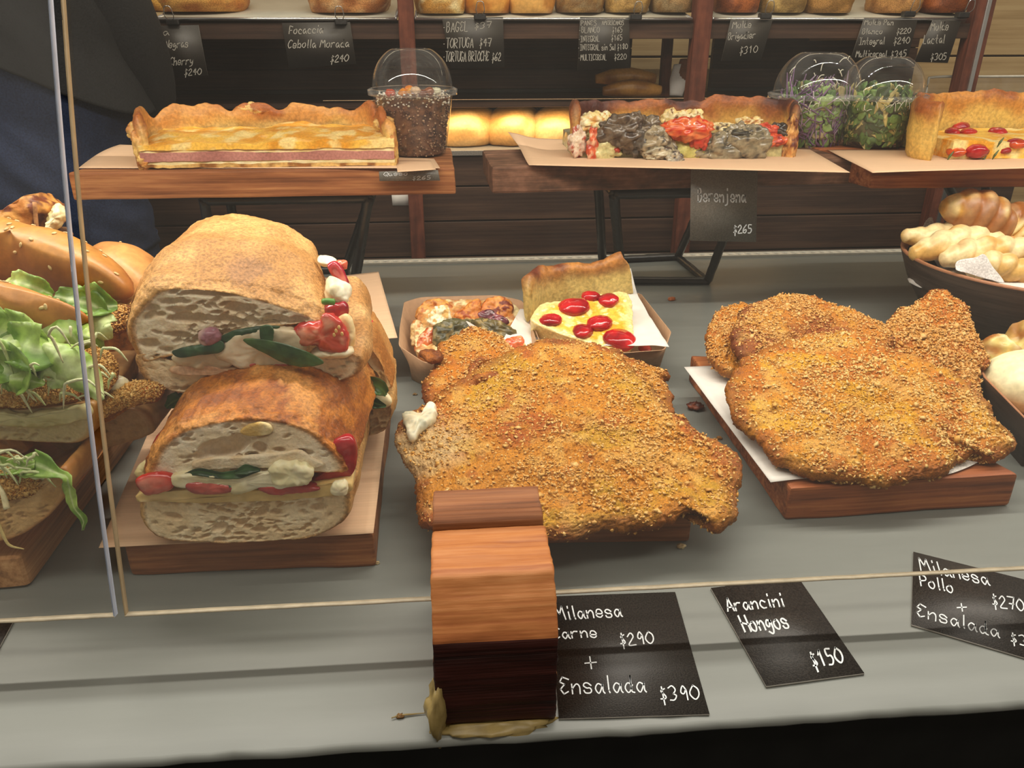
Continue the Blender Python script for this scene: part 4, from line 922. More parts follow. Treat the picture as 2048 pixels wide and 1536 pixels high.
lump('soft_cheese', [(690, 785), (720, 778), (760, 782), (783, 800), (770, 815), (700, 812)], .632, .02, bs_, '#dcc898', '#efe2ba', 'cream', 33, low=.8)
lump('onion_piece', [(695, 772), (715, 768), (740, 774), (748, 782), (725, 786), (700, 782)], .628, .008, bs_, '#c28a86', '#dcb0a8', 'wet', 34)
leafpart('basil_leaf', pxpath([(725, 768, .625), (748, 770, .62), (765, 780, .618), (772, 790, .62)]), (.004, .014, .014, .002), bs_, nrm=(0, -1, .5), seed=41, c1='#2d5224', c2='#4f7a3a', rib='#6a9448')
leafpart('basil_leaf', pxpath([(735, 800, .63), (755, 808, .626), (772, 812, .626)]), (.004, .010, .002), bs_, nrm=(0, -1, .5), seed=42, c1='#2d5224', c2='#4f7a3a', rib='#6a9448')
lump('tomato_slice', [(735, 655), (745, 640), (748, 655), (747, 672), (738, 676)], .70, .01, bs_, '#c8403a', '#dc6a58', 'tomato', 43)

# ================================================================== upper ciabatta sandwich
YU = .572
up_ = thing('ciabatta_sandwich', onY(500, 785, YU+.08), 'tallest ciabatta sandwich on top of the pile, long basil leaf and tomato showing', 'sandwich', 'ciabatta sandwiches')
F0 = [(275, 712), (283, 745), (300, 765), (340, 782), (440, 790), (540, 785), (620, 776), (680, 764), (718, 745), (722, 715), (690, 708), (640, 712), (560, 735), (500, 738), (430, 738), (370, 730), (310, 715)]
s0 = toY(F0, YU)
sA = toY([(270, 700), (282, 742), (300, 762), (340, 775), (440, 780), (540, 775), (620, 765), (690, 750), (733, 722), (742, 680), (725, 660), (680, 670), (600, 690), (500, 700), (430, 700), (370, 700), (310, 690)], YU+.035)
sB = toY([(300, 650), (300, 700), (320, 720), (360, 730), (440, 735), (540, 730), (620, 715), (690, 690), (738, 650), (742, 600), (722, 560), (690, 555), (600, 580), (500, 600), (430, 600), (370, 600), (330, 610)], YU+.12)
slab('bottom_bread', [s0, sA, sB], up_, '#b98448', '#d8ab70', ('#ebd0a6', '#f4dfb8'), seed=51, pores=170, poresz=(.001, .0034), csc=30, rim=.05)
U0 = [(262, 657), (272, 630), (300, 596), (330, 578), (400, 578), (460, 586), (520, 599), (570, 614), (610, 628), (642, 645), (600, 648), (540, 651), (500, 662), (450, 680), (410, 692), (360, 707), (320, 714), (288, 722), (272, 700)]
s0 = toY(U0, YU)
s1 = toY([(258, 650), (275, 600), (300, 570), (335, 552), (400, 552), (460, 558), (520, 568), (575, 582), (620, 600), (652, 625), (640, 640), (570, 655), (510, 662), (450, 680), (410, 690), (360, 705), (320, 712), (288, 718), (268, 695)], YU+.012)
s2 = toY([(262, 640), (285, 560), (310, 520), (345, 492), (400, 478), (460, 480), (530, 490), (585, 505), (628, 530), (655, 580), (648, 620), (575, 640), (510, 650), (450, 665), (410, 675), (360, 685), (320, 690), (290, 695), (270, 680)], YU+.060)
s3 = toY([(300, 590), (318, 530), (345, 490), (372, 468), (410, 446), (470, 438), (540, 450), (590, 470), (628, 495), (640, 540), (632, 590), (575, 610), (510, 620), (450, 630), (410, 635), (370, 640), (340, 645), (320, 640), (305, 620)], YU+.115)
s4 = toY([(330, 560), (345, 500), (368, 468), (385, 445), (420, 431), (470, 430), (530, 442), (580, 462), (612, 485), (625, 520), (618, 560), (575, 580), (510, 590), (450, 600), (410, 600), (380, 605), (360, 605), (345, 600), (335, 585)], YU+.160)
slab('top_bread', [s0, s1, s2, s3, s4], up_, '#c08a4c', '#dba866', ('#f2dcb8', '#f8e9cc'), seed=52, pores=120, poresz=(.0014, .0048), pored=.005, csc=26, rim=.045, flour='#a97a50', amp=.0028, ampf=.0008, fillet=.002, poretint='#b08c66', per=12, big=[(430, 588, .028, .0035, .007), (375, 640, .016, .004, .008), (480, 615, .013, .0045, .007), (440, 638, .012, .0035, .006), (340, 610, .009, .003, .005), (560, 632, .010, .003, .005), (360, 672, .010, .003, .005), (500, 640, .007, .003, .005)])
lump('cheese_slice', [(420, 742), (440, 735), (560, 738), (600, 745), (622, 752), (610, 765), (560, 758), (480, 756), (430, 752)], YU-.003, .012, up_, '#dcae80', '#e8c49a', 'cream', 61, low=.9)
lump('ham_slice', [(340, 735), (400, 728), (450, 736), (500, 742), (560, 735), (600, 740), (560, 748), (480, 752), (400, 750), (350, 748)], YU-.0025, .01, up_, '#d9a078', '#e6bc96', 'wet', 62, low=.8)
lump('tomato_slice', [(495, 724), (530, 718), (570, 724), (572, 732), (530, 734), (500, 732)], YU-.0035, .008, up_, '#b83c34', '#cc5a4a', 'tomato', 63)
lump('mozzarella', [(445, 690), (460, 668), (510, 655), (560, 655), (600, 665), (612, 690), (600, 715), (550, 735), (480, 735), (450, 722), (430, 705)], YU-.003, .03, up_, '#dcc8a4', '#f0e2c4', 'cream', 64, low=.85, rim=.006, amp=.0012)
lump('mozzarella', [(345, 712), (380, 700), (450, 702), (470, 725), (440, 738), (380, 735), (350, 725)], YU-.002, .02, up_, '#d8c3a0', '#e9d8b8', 'cream', 65, low=.85, rim=.005, amp=.0012)
lump('red_onion_cube', [(398, 665), (412, 655), (432, 655), (442, 668), (436, 684), (415, 690), (400, 682)], YU-.005, .012, up_, '#a3707c', '#d8b4b0', 'wet', 66, amp=.0012)
lump('tomato_slice', [(585, 660), (600, 648), (640, 640), (650, 625), (672, 632), (690, 655), (698, 680), (696, 700), (670, 706), (640, 702), (632, 690), (600, 690), (588, 680)], YU-.002, .016, up_, '#d8573c', '#ea8e6c', 'tomato', 67, rimc='#c23a34', low=.6, amp=.0014, c3='#f0a888')
lump('tomato_slice', [(640, 628), (650, 612), (668, 606), (690, 603), (698, 620), (690, 640), (665, 640)], YU+.018, .012, up_, '#bc3434', '#d86850', 'tomato', 68, rimc='#98142a')
lump('tomato_slice', [(655, 530), (668, 522), (685, 535), (697, 560), (699, 578), (690, 578), (672, 560), (660, 545)], YU+.055, .01, up_, '#cc4a48', '#e08070', 'tomato', 69, rimc='#b01e38')
lump('tomato_slice', [(668, 524), (680, 520), (694, 522), (693, 537), (680, 532)], YU+.062, .01, up_, '#dc5040', '#e87858', 'tomato', 70)
lump('mozzarella', [(650, 570), (660, 556), (680, 562), (700, 578), (702, 596), (690, 606), (665, 604), (650, 598)], YU+.035, .03, up_, '#efe3bc', '#fbf6dc', 'cream', 71, rim=.008, amp=.0014)
lump('mozzarella', [(635, 518), (650, 512), (672, 520), (665, 530), (645, 530)], YU+.07, .02, up_, '#efe3bc', '#fbf6dc', 'cream', 72, rim=.006, amp=.001)
lump('cheese_slice', [(672, 640), (690, 628), (705, 640), (712, 670), (705, 700), (697, 690), (690, 660)], YU+.010, .012, up_, '#ecc98c', '#f3dca8', 'cream', 73)
lump('mozzarella', [(622, 700), (650, 690), (700, 695), (705, 706), (670, 714), (630, 712)], YU+.002, .02, up_, '#e6d5ac', '#f4e9c8', 'cream', 74, amp=.001)
V, Q, T = tube([onY(647, 603, YU+.012), onY(656, 603, YU+.010), onY(668, 604, YU+.012)], .0026, 10, 8); make('spring_onion', V, [Q, T], M['leaf'], up_, lin('#5f9a3c'))
def leaf_flat(name, outline, Y, parent, c1, c2, seed=0, T=.0012, tilt=.25):
    pl = (np.array([0, Y, onY(*outline[0], Y)[2]]), np.array([0, -1, tilt]))
    return lump(name, outline, pl, T, parent, c1, c2, 'leaf', seed, 90, 14, T*.8, .002, .0003, 200, 50, dome=.0015)
leaf_flat('basil_leaf', [(486, 680), (505, 677), (540, 680), (580, 690), (620, 705), (646, 722), (640, 730), (600, 734), (565, 725), (535, 710), (505, 695)], YU-.011, up_, '#27421f', '#47652f', 3)
leaf_flat('basil_leaf', [(520, 655), (540, 650), (548, 662), (545, 680), (535, 692), (522, 684)], YU-.009, up_, '#2a4a26', '#3f6236', 4)
leaf_flat('basil_leaf', [(344, 703), (365, 695), (400, 688), (440, 680), (450, 690), (440, 705), (400, 710), (360, 715)], YU-.007, up_, '#26412c', '#3a5a3a', 5)
leaf_flat('basil_leaf', [(440, 675), (470, 660), (520, 652), (560, 652), (540, 662), (490, 670), (455, 685)], YU-.005, up_, '#28432a', '#3c5c34', 6)
for k, (x, y) in enumerate([(672, 662), (678, 655), (668, 670), (684, 668)]):
    V, Q, T = blob(onY(x, y, YU-.010), (.0012, .0008, .0018), k, .05, nu=10, nv=6); make('tomato_seed', V, [Q, T], M['wet'], up_, lin('#ecc27a'))

# ================================================================== cutlets
tag(prism('serving_board', [onZ(905, 1092), onZ(1378, 1084), onZ(1330, 810), onZ(930, 820)], 0, .030, M['board_warm'], bevel=.003, rough=.001, seed=8), 'wooden board almost hidden under the big golden cutlet', 'serving board')
plM = slope_plane(.53, .046, .78, .108)
big_o = [(800, 848), (830, 825), (880, 788), (905, 765), (960, 735), (1010, 712), (1060, 698), (1130, 692), (1190, 697), (1228, 718), (1262, 745), (1290, 768), (1320, 800), (1345, 835), (1375, 842), (1400, 870), (1430, 885), (1462, 900), (1485, 930), (1480, 965), (1474, 1000), (1474, 1040), (1452, 1062), (1425, 1056), (1412, 1028), (1392, 1022), (1360, 1038), (1310, 1052), (1230, 1060), (1180, 1066), (1130, 1084), (1060, 1080), (960, 1075), (900, 1070), (850, 1052), (836, 1010), (830, 970), (812, 930), (793, 900), (790, 872)]
cutlet('largest golden breaded cutlet, in the middle, white cheese at its left corner', big_o, plM, .014, .005, 101, 520, 150, 6500, group='breaded cutlets', pale=((860, 900), .05, '#cdb17e'), pal=('#c4801c', '#ad5c12', '#be9020', '#7c4010'), fl=('#d2963a', '#eac07a'))
ck, V_, N_ = cutlet('browner folded cutlet mostly under the largest cutlet', [(848, 800), (850, 762), (872, 722), (880, 700), (905, 690), (930, 670), (965, 668), (1000, 682), (1010, 700), (1060, 700), (1120, 690), (1200, 700), (1270, 722), (1310, 735), (1342, 748), (1330, 760), (1345, 790), (1348, 830), (1300, 850), (1100, 870), (950, 860), (870, 835)], slope_plane(.64, .045, .86, .078), .012, .007, 102, 420, 70, 6000, group='breaded cutlets', pal=('#bb7018', '#9c5210', '#b5781c', '#7a3d10'))
for path, r in (([(918, 830, .665), (925, 790, .675), (945, 765, .68), (975, 752, .685), (1010, 752, .69), (1040, 745, .69), (1070, 730, .70)], .007), ([(945, 752, .70), (950, 728, .715), (975, 715, .72), (1000, 722, .72), (1010, 738, .715)], .006), ([(1015, 722, .72), (1040, 708, .715), (1070, 710, .71), (1100, 716, .71)], .007)):
    V, Q, T = tube([onY(*p) for p in path], r, 20, 70); V = V+normals(V, Q, T)*(.0014*fbm(V, 160, 3, 4)+.0012*(.5-worley(V, 420, 3)))[:, None]
    V = V-[0, 0, .003]; make('folded_rim', V, [Q, T], M['crumb_coat'], ck, mixc(lin('#b8701f'), lin('#8f4c14'), ss(-.4, .4, fbm(V, 60, 2, 3))))
    flakes('crumb_flakes', V, normals(V, Q, T), np.random.RandomState(4).choice(len(V), 260), (.0009, .002), ck, '#c98c3a', '#e2b472', 9)
lump('curled_crust_bit', [(842, 705), (860, 700), (880, 704), (885, 718), (865, 726), (848, 718)], slope_plane(.75, .07, .85, .1), .008, ck, '#9c5818', '#6f3810', 'crumb_coat', 5, amp=.0014)
lump('soft_cheese_dollop', [(806, 850), (806, 832), (820, 826), (842, 825), (852, 812), (865, 806), (874, 812), (872, 830), (862, 848), (842, 862), (830, 880), (818, 880), (812, 864)], (plM[0]+plM[1]*.010, plM[1]), .009, None, '#d9cfae', '#f0ead2', 'cream', 9, amp=.0018, label='white soft cheese oozing at the left corner of the largest cutlet', cat='cheese', c3='#b9b9a2')
# board with white paper and cutlets at the right
bA, bB = onZ(1570, 1042), onZ(2018, 1012); bk_ = onZ(1392, 782)-bA
e = (bB-bA)/np.linalg.norm(bB-bA); br = np.array([bk_[0]*.0+(-.028), bk_[1], 0])
tag(prism('serving_board', [bA, bB, bB+[-.085, .27, 0], bA+bk_*1.12], 0, .034, M['board_red'], bevel=.0035, rough=.0010, seed=9), 'reddish wooden board holding the cutlets on white paper at the right', 'serving board')
sheet('white_sheet', [(1541, 966), (1905, 925), (1800, 720), (1368, 735)], [.0355, .0355, .0355, .040], 'white printed paper under the right hand cutlets', 'white_paper', seed=6, h=lambda u, v, P: .0008+.0005*fbm(P, 12, 2, 1))
lump('paper_corner', [(1890, 948), (1895, 920), (1925, 900), (1975, 905), (1970, 915), (1935, 935)], (np.array([0, 0, .0362]), ZU), .0006, None, '#d8d2ca', '#e6e1da', 'grain', 3, label='corner of white paper poking out under the front right cutlet', cat='paper', amp=0)
plR = slope_plane(.60, .050, .85, .112)
cutlet('front right golden cutlet lying flat on white paper', [(1455, 770), (1475, 735), (1500, 710), (1550, 690), (1600, 678), (1680, 672), (1740, 690), (1800, 715), (1850, 735), (1900, 752), (1950, 790), (1975, 820), (1990, 850), (2010, 870), (2027, 890), (2015, 910), (1985, 922), (1955, 908), (1925, 920), (1900, 940), (1850, 960), (1790, 972), (1720, 970), (1650, 962), (1600, 950), (1550, 925), (1520, 890), (1490, 860), (1465, 830), (1453, 800)], plR, .014, .005, 103, 500, 140, 7000, group='breaded cutlets', pal=('#c88420', '#b66a14', '#cf9820', '#8a4e12'), fl=('#d29a44', '#ecc884'))
cutlet('light edged cutlet at the far left of the right hand pile', [(1413, 705), (1418, 655), (1440, 622), (1475, 612), (1500, 620), (1520, 680), (1500, 740), (1465, 752), (1430, 735)], slope_plane(.78, .058, .95, .105), .013, .004, 104, 260, 40, 1800, group='breaded cutlets', pal=('#c07c22', '#b06414', '#c98a2c', '#8a4d14'))
cutlet('dark brown ridged cutlet behind the front right cutlet', [(1462, 690), (1468, 650), (1490, 622), (1540, 600), (1600, 594), (1650, 602), (1700, 618), (1745, 640), (1775, 660), (1790, 690), (1760, 715), (1640, 710), (1540, 715), (1490, 720)], slope_plane(.77, .078, .92, .130), .016, .006, 105, 360, 60, 4000, group='breaded cutlets', pal=('#b5701c', '#8f4c14', '#c08428', '#6a3010'))
cutlet('orange brown cutlet standing up at the back right of the pile', [(1748, 690), (1760, 660), (1790, 628), (1828, 606), (1850, 590), (1870, 577), (1895, 578), (1907, 592), (1935, 610), (1950, 650), (1962, 690), (1978, 728), (1962, 745), (1966, 780), (1960, 800), (1930, 790), (1880, 770), (1800, 740), (1760, 715)], slope_plane(.78, .085, .90, .165), .014, .005, 106, 360, 70, 5000, group='breaded cutlets', pal=('#b86c1a', '#a0560f', '#bd7c26', '#7c3c10'), fsz=(.0012, .0028))
def scrap(px, r, z, label, c1, c2, seed, grp=None):
    p = onZ(*px, z); V, Q, T = blob(p+[0, 0, r*.45], (r, r*.8, r*.5), seed, .4, 2.4, nu=26, nv=16); V[:, 2] = np.maximum(V[:, 2], z+.0002)
    tag(make('crumb_scrap', V, [Q, T], M['pastry'], None, mixc(lin(c1), lin(c2), ss(-.3, .3, fbm(V, 150, 2, seed)))), label, 'food scrap', grp)
scrap((1390, 818), .0085, 0, 'dark reddish fried scrap lying left of the right hand board', '#4f1f14', '#8a4326', 3)
scrap((1438, 878), .003, 0, 'small golden crumb between the two cutlet boards', '#a06a2c', '#c08a44', 4)
scrap((1343, 601), .0055, 0, 'orange crumb on the deck behind the right quiche tray', '#a0562a', '#c97c48', 5)
scrap((1362, 1095), .0035, 0, 'pale crumb on the deck in front of the largest cutlet', '#b49a6c', '#d9c79a', 6)
scrap((753, 1127), .0022, 0, 'tiny crumb at the right corner of the ciabatta board', '#b49a6c', '#d9c79a', 7)
scrap((830, 790), .0025, 0, 'tiny brown crumb in front of the left quiche tray', '#8a6a3c', '#b49a6c', 8)
scrap((184, 987), .0022, 0, 'tiny crumb on the deck left of the kraft paper', '#b49a6c', '#d9c79a', 9)
# ================================================================== left pile of sesame rolls
lb0 = onZ(60, 1177); lb1 = onZ(335, 790); lw = np.array([-.20, -.012, 0])
e = (lb1-lb0); e = e/np.linalg.norm(e); ac = np.array([-e[1], e[0], 0])
tag(prism('serving_board', [lb0, lb0+e*.42, lb0+e*.42+ac*.21, lb0+ac*.21], 0, .030, M['board_pale'], bevel=.006, rough=.001, seed=12, seg=3), 'pale wooden board with rounded corner under the sesame rolls at the left', 'serving board')
zL = .031
def bun(name, outline, pl, T, parent, seed, seeds=25, c1='#9c5c26', c2='#c98d42', under='#e2cfa4', dome=.02, seedpos=None):
    P0, n = pl; n = n/np.linalg.norm(n); O = toP(outline, pl) if len(outline[0]) == 2 else outline
    V, Q, Tt, s, top = pad(O, n, T, 200, 46, T*1.1, .001, 14, lambda V, s, t: .0009*fbm(V, 30, 3, seed)+np.where(t < 0, .0012*fbm(V, 200, 3, seed), 0), seed, dome=dome, low=.42)
    Q, Tt = fixn(V, Q, Tt); N = normals(V, Q, Tt)
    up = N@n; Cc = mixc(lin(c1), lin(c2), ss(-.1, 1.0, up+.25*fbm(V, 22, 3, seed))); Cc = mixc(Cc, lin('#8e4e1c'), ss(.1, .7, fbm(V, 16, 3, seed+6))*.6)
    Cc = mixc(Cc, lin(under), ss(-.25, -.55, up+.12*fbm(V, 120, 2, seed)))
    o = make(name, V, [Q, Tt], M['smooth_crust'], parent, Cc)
    if seeds:
        rs = np.random.RandomState(seed); cand = np.where((up > .35))[0]; w_ = s[cand]*np.sqrt(np.maximum(1-s[cand]**2, .003)); idx = rs.choice(cand, seeds, p=w_/w_.sum()); parts = []
        for k, i in enumerate(idx):
            nn = N[i]; a = np.cross(nn, rs.normal(size=3)); a /= np.linalg.norm(a); b = np.cross(nn, a)
            v, q, t = blob((0, 0, 0), (.0023, .0013, .0008), k, .02, nu=10, nv=6); v = v@np.array([a, b, nn])+V[i]+nn*.0004; parts.append((v, q, t, lin('#e0c48a')))
        v, q, t, c = join(parts); so = make('sesame_seeds', v, [q, t], M['grain'], parent, c); so['kind'] = 'stuff'
    return o
def lettuce(parent, items, seed):
    for k, (pts, wd) in enumerate(items):
        leafpart('lettuce_strip', pxpath(pts), wd, parent, nrm=(0.1*math.sin(k*2.1), -.8, .7), seed=seed+k, c1=['#84a83e', '#6a9232', '#9aba58'][k % 3], c2=['#b4ce6c', '#a2c25c', '#c8dc96'][k % 3], rib='#cfe0a6', curl=.35*math.sin(k*1.7+1), ruffle=.0035)
def sprouts(parent, boxpx, Y, n, seed, c1='#bccb8a', c2='#dfe2b8', name='cabbage_shreds'):
    rs = random.Random(seed); parts = []
    for k in range(n):
        x = rs.uniform(boxpx[0], boxpx[2]); y = rs.uniform(boxpx[1], boxpx[3]); p = onY(x, y, Y+rs.uniform(-.012, .012)); L = rs.uniform(.015, .04); a = rs.uniform(0, 6.28)
        d = np.array([math.cos(a), -.3*rs.random(), .5*math.sin(a)]); d2 = np.array([-math.sin(a*1.3), -.4, math.cos(a)*.6]); g = np.array([0, 0, -L*.35])
        v, q, t = tube([p-d*L*.5+g, p-d*L*.2+d2*L*.12, p+d2*L*.2, p+d*L*.3+d2*L*.1, p+d*L*.5+g*rs.uniform(.3, 1.4)], [.0004, .0010, .0012, .0009, .0003], 6, 16)
        parts.append((v, q, t, mixc(lin(c1), lin(c2), [rs.random()])[0]))
    v, q, t, c = join(parts); o = make(name, v, [q, t], M['wet'], parent, c); o['kind'] = 'stuff'; return o
def patty(parent, outline, Y, T, seed, nf=1500, depth_=.05, tilt=.9, pal=('#b9761f', '#a5611a')):
    """small breaded piece as a part"""
    z = onY(*outline[0], Y)[2]; n = np.array([0, -tilt, 1.0]); n /= np.linalg.norm(n); P0 = onY(np.mean([p[0] for p in outline]), np.mean([p[1] for p in outline]), Y)
    O = toP(outline, (P0, n))
    V, Q, Tt, s, top = pad(O, n, T, 180, 36, T*.8, .003, 25, lambda V, s, t: .0016*fbm(V, 70, 3, seed)+.001*(.5-worley(V, 420, seed)), seed, dome=.006, low=.7)
    Q, Tt = fixn(V, Q, Tt); N = normals(V, Q, Tt); Cc = mixc(lin(pal[0]), lin(pal[1]), ss(-.3, .5, fbm(V, 40, 3, seed))); Cc = mixc(Cc, lin('#7a4212'), ss(.8, 1, s)*.7)
    make('breaded_patty', V, [Q, Tt], M['crumb_coat'], parent, Cc)
    rs = np.random.RandomState(seed); cand = np.where(top > 0)[0]; w_ = s[cand]*np.sqrt(np.maximum(1-s[cand]**2, .004)); idx = rs.choice(cand, nf, p=w_/w_.sum()); flakes('crumb_flakes', V, N, idx, (.0008, .0017), parent, '#c98f3a', '#e6bd74', seed)
def halfroll(name, outline, Y, parent, seed, T=.05, c1='#a9733c', c2='#cda066', crumb=('#cdb487', '#e0cca4'), dx=0, dz=0):
    s0 = toY(outline, Y); return slab(name, [s0, shift(s0, T*.5, dx*.5, dz*.5, 1.03), shift(s0, T, dx, dz, .95)], parent, c1, c2, crumb, seed=seed, m=150, pores=60, poresz=(.001, .003), pored=.002, rim=.12, mat='smooth_crust', ampf=.0002, amp=.0008, caprings=24)
# L4 far roll
r4 = thing('sesame_roll', onY(240, 740, .74)*[1, 1, 0]+[0, 0, zL], 'round topped roll furthest back in the left pile, touching the ciabatta', 'filled roll', 'sesame rolls with breaded filling')
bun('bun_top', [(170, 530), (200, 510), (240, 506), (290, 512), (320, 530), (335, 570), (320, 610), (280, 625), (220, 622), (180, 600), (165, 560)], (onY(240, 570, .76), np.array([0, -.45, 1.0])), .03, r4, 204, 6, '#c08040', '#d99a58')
halfroll('bun_bottom', [(190, 650), (200, 700), (215, 735), (250, 748), (285, 735), (300, 690), (295, 655), (240, 640)], .70, r4, 205, .05, '#8f5a28', '#b87c42', ('#a87442', '#bf8a52'))
patty(r4, [(215, 650), (228, 610), (250, 595), (275, 605), (280, 640), (250, 660), (225, 668)], .70, .012, 206, 600, pal=('#8a5420', '#704012'))
lump('sauce_filling', [(200, 740), (240, 725), (290, 720), (318, 730), (320, 760), (290, 785), (240, 790), (205, 775)], .665, .02, r4, '#b98a4c', '#dcc08a', 'cream', 207, amp=.003, c3='#8a5a2c', low=.6)
# L3
r3 = thing('sesame_roll', onY(100, 900, .64)*[1, 1, 0]+[0, 0, zL], 'long glossy roll topping the left pile, breaded tip sticking out at its right', 'filled roll', 'sesame rolls with breaded filling')
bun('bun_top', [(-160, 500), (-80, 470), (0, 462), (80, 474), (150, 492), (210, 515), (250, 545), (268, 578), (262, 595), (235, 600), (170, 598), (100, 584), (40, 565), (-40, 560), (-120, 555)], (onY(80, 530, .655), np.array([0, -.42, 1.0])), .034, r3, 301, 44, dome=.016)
halfroll('bun_bottom', [(60, 800), (70, 850), (120, 900), (180, 905), (240, 890), (302, 868), (305, 850), (285, 825), (240, 815), (180, 810)], .572, r3, 302, .09, '#b38048', '#cfa06a', ('#b88e5c', '#c9a273'))
patty(r3, [(186, 815), (195, 795), (215, 778), (250, 768), (285, 762), (310, 765), (325, 776), (318, 795), (290, 808), (250, 818), (215, 832), (190, 842)], .558, .014, 303, 2200, pal=('#c07a20', '#b8621a'))
lump('egg_filling', [(205, 790), (212, 770), (225, 755), (240, 758), (255, 770), (235, 785), (215, 800)], .563, .012, r3, '#e0d09a', '#f2e9c8', 'cream', 304, amp=.0018)
lettuce(r3, [([(10, 560, .60), (40, 565, .59), (70, 575, .59), (105, 590, .60)], (.006, .018, .016, .004)), ([(110, 592, .61), (150, 600, .60), (190, 612, .60), (215, 640, .60)], (.006, .026, .02, .004)), ([(180, 625, .60), (196, 640, .59), (205, 655, .585), (220, 650, .585)], (.005, .020, .022, .006)), ([(150, 640, .60), (170, 665, .59), (185, 700, .59), (190, 735, .60)], (.006, .022, .02, .004)), ([(150, 600, .605), (200, 610, .60), (235, 612, .605)], (.01, .03, .006))], 310)
sprouts(r3, (150, 600, 220, 650), .60, 3, 3)
# L2
r2 = thing('sesame_roll', onY(80, 900, .57)*[1, 1, 0]+[0, 0, zL], 'middle roll of the left pile, pointed bun end above heaped lettuce', 'filled roll', 'sesame rolls with breaded filling')
bun('bun_top', [(-160, 560), (-80, 562), (0, 570), (60, 590), (110, 608), (150, 625), (178, 638), (172, 645), (140, 655), (95, 665), (40, 662), (-40, 660), (-120, 650)], (onY(20, 620, .575), np.array([0, -.55, 1.0])), .022, r2, 201, 22, '#a8622a', '#c88a48', dome=.013)
patty(r2, [(150, 790), (158, 745), (168, 712), (190, 700), (215, 703), (232, 722), (230, 750), (215, 780), (185, 800)], .56, .016, 202, 1800)
patty(r2, [(-60, 800), (-40, 775), (20, 765), (60, 752), (100, 755), (140, 765), (155, 785), (140, 802), (90, 812), (30, 815), (-30, 815)], .54, .016, 203, 3000)
halfroll('bun_bottom', [(-120, 805), (-60, 810), (30, 818), (110, 812), (180, 806), (188, 820), (185, 865), (160, 885), (120, 888), (60, 885), (-20, 880), (-120, 875)], .535, r2, 208, .10, '#b38048', '#c89c64', ('#cdbb8c', '#ddd0a6'))
lump('mashed_filling', [(-80, 815), (0, 818), (80, 822), (140, 815), (178, 812), (176, 835), (120, 850), (60, 852), (-20, 845), (-80, 840)], .533, .008, r2, '#c9c08c', '#dcd4a2', 'cream', 209, amp=.002)
lettuce(r2, [([(-30, 680, .55), (20, 670, .54), (60, 680, .535), (90, 700, .54)], (.01, .035, .03, .006)), ([(0, 700, .54), (40, 690, .53), (80, 700, .525), (120, 690, .54)], (.01, .03, .035, .01)), ([(85, 690, .53), (110, 705, .52), (140, 735, .515), (170, 765, .515), (205, 800, .515)], (.010, .024, .028, .022, .004)), ([(60, 665, .56), (100, 660, .55), (140, 668, .55), (160, 690, .55)], (.008, .03, .03, .006)),
    ([(-20, 730, .53), (15, 740, .52), (35, 760, .515), (30, 785, .515)], (.012, .035, .03, .006)), ([(60, 740, .53), (90, 735, .52), (110, 755, .52), (100, 775, .52)], (.006, .028, .024, .004)), ([(120, 660, .56), (160, 668, .55), (190, 680, .55)], (.006, .022, .004)), ([(-10, 690, .545), (20, 715, .53), (60, 730, .525), (100, 725, .53)], (.01, .03, .026, .006)), ([(-40, 640, .56), (0, 655, .55), (40, 668, .55)], (.01, .03, .008)), ([(0, 765, .52), (30, 758, .515), (60, 762, .515), (90, 768, .515)], (.008, .018, .012, .003)),
    ([(2, 592, .56), (6, 606, .557), (4, 622, .556)], (.012, .018, .010))], 220)
sprouts(r2, (0, 650, 200, 790), .524, 20, 5)
sprouts(r2, (190, 700, 225, 750), .53, 2, 15)
# L1
r1 = thing('sesame_roll', onY(20, 1050, .53)*[1, 1, 0]+[0, 0, zL], 'lowest front roll of the left pile, lettuce strand trailing over the board edge', 'filled roll', 'sesame rolls with breaded filling')
patty(r1, [(-80, 990), (-60, 940), (-10, 915), (40, 912), (75, 925), (98, 955), (95, 980), (60, 995), (10, 1002), (-40, 1004)], .515, .016, 211, 2600)
halfroll('bun_bottom', [(-120, 985), (-60, 1000), (0, 1005), (60, 990), (100, 965), (120, 935), (138, 950), (130, 990), (100, 1030), (60, 1060), (20, 1078), (-40, 1085), (-120, 1085)], .505, r1, 212, .10, '#a87038', '#c99454', ('#c49a62', '#d6b07a'))
halfroll('bun_top', [(-120, 850), (-40, 856), (20, 870), (50, 890), (55, 905), (20, 912), (-40, 915), (-120, 910)], .545, r1, 213, .06, '#a8622a', '#c08040', ('#b07a44', '#c08a50'))
lettuce(r1, [([(-20, 930, .52), (20, 935, .51), (40, 935, .505), (70, 928, .505)], (.006, .014, .012, .006)), ([(40, 928, .515), (75, 930, .505), (110, 945, .50), (135, 955, .50), (140, 985, .50), (148, 1015, .50), (165, 1040, .50), (162, 1062, .50)], (.006, .022, .018, .006, .007, .006, .005, .002)), ([(-20, 945, .52), (10, 955, .515), (40, 950, .51)], (.006, .012, .003))], 230)
sprouts(r1, (0, 905, 110, 950), .50, 12, 7)
V, Q, T = tube([onY(-5, 1040, .485), onY(10, 1078, .482), onY(22, 1092, .482), onY(48, 1098, .484)], [.0008, .0012, .0010, .0004], 6, 20); make('cabbage_strand', V, [Q, T], M['wet'], r1, lin('#cdb87a'))
V, Q, T = tube([onY(-10, 960, .50), onY(5, 985, .495), onY(14, 1018, .49)], [.001, .0018, .0022], 6, 14); make('cabbage_strand', V, [Q, T], M['wet'], r1, lin('#d9cfa4'))
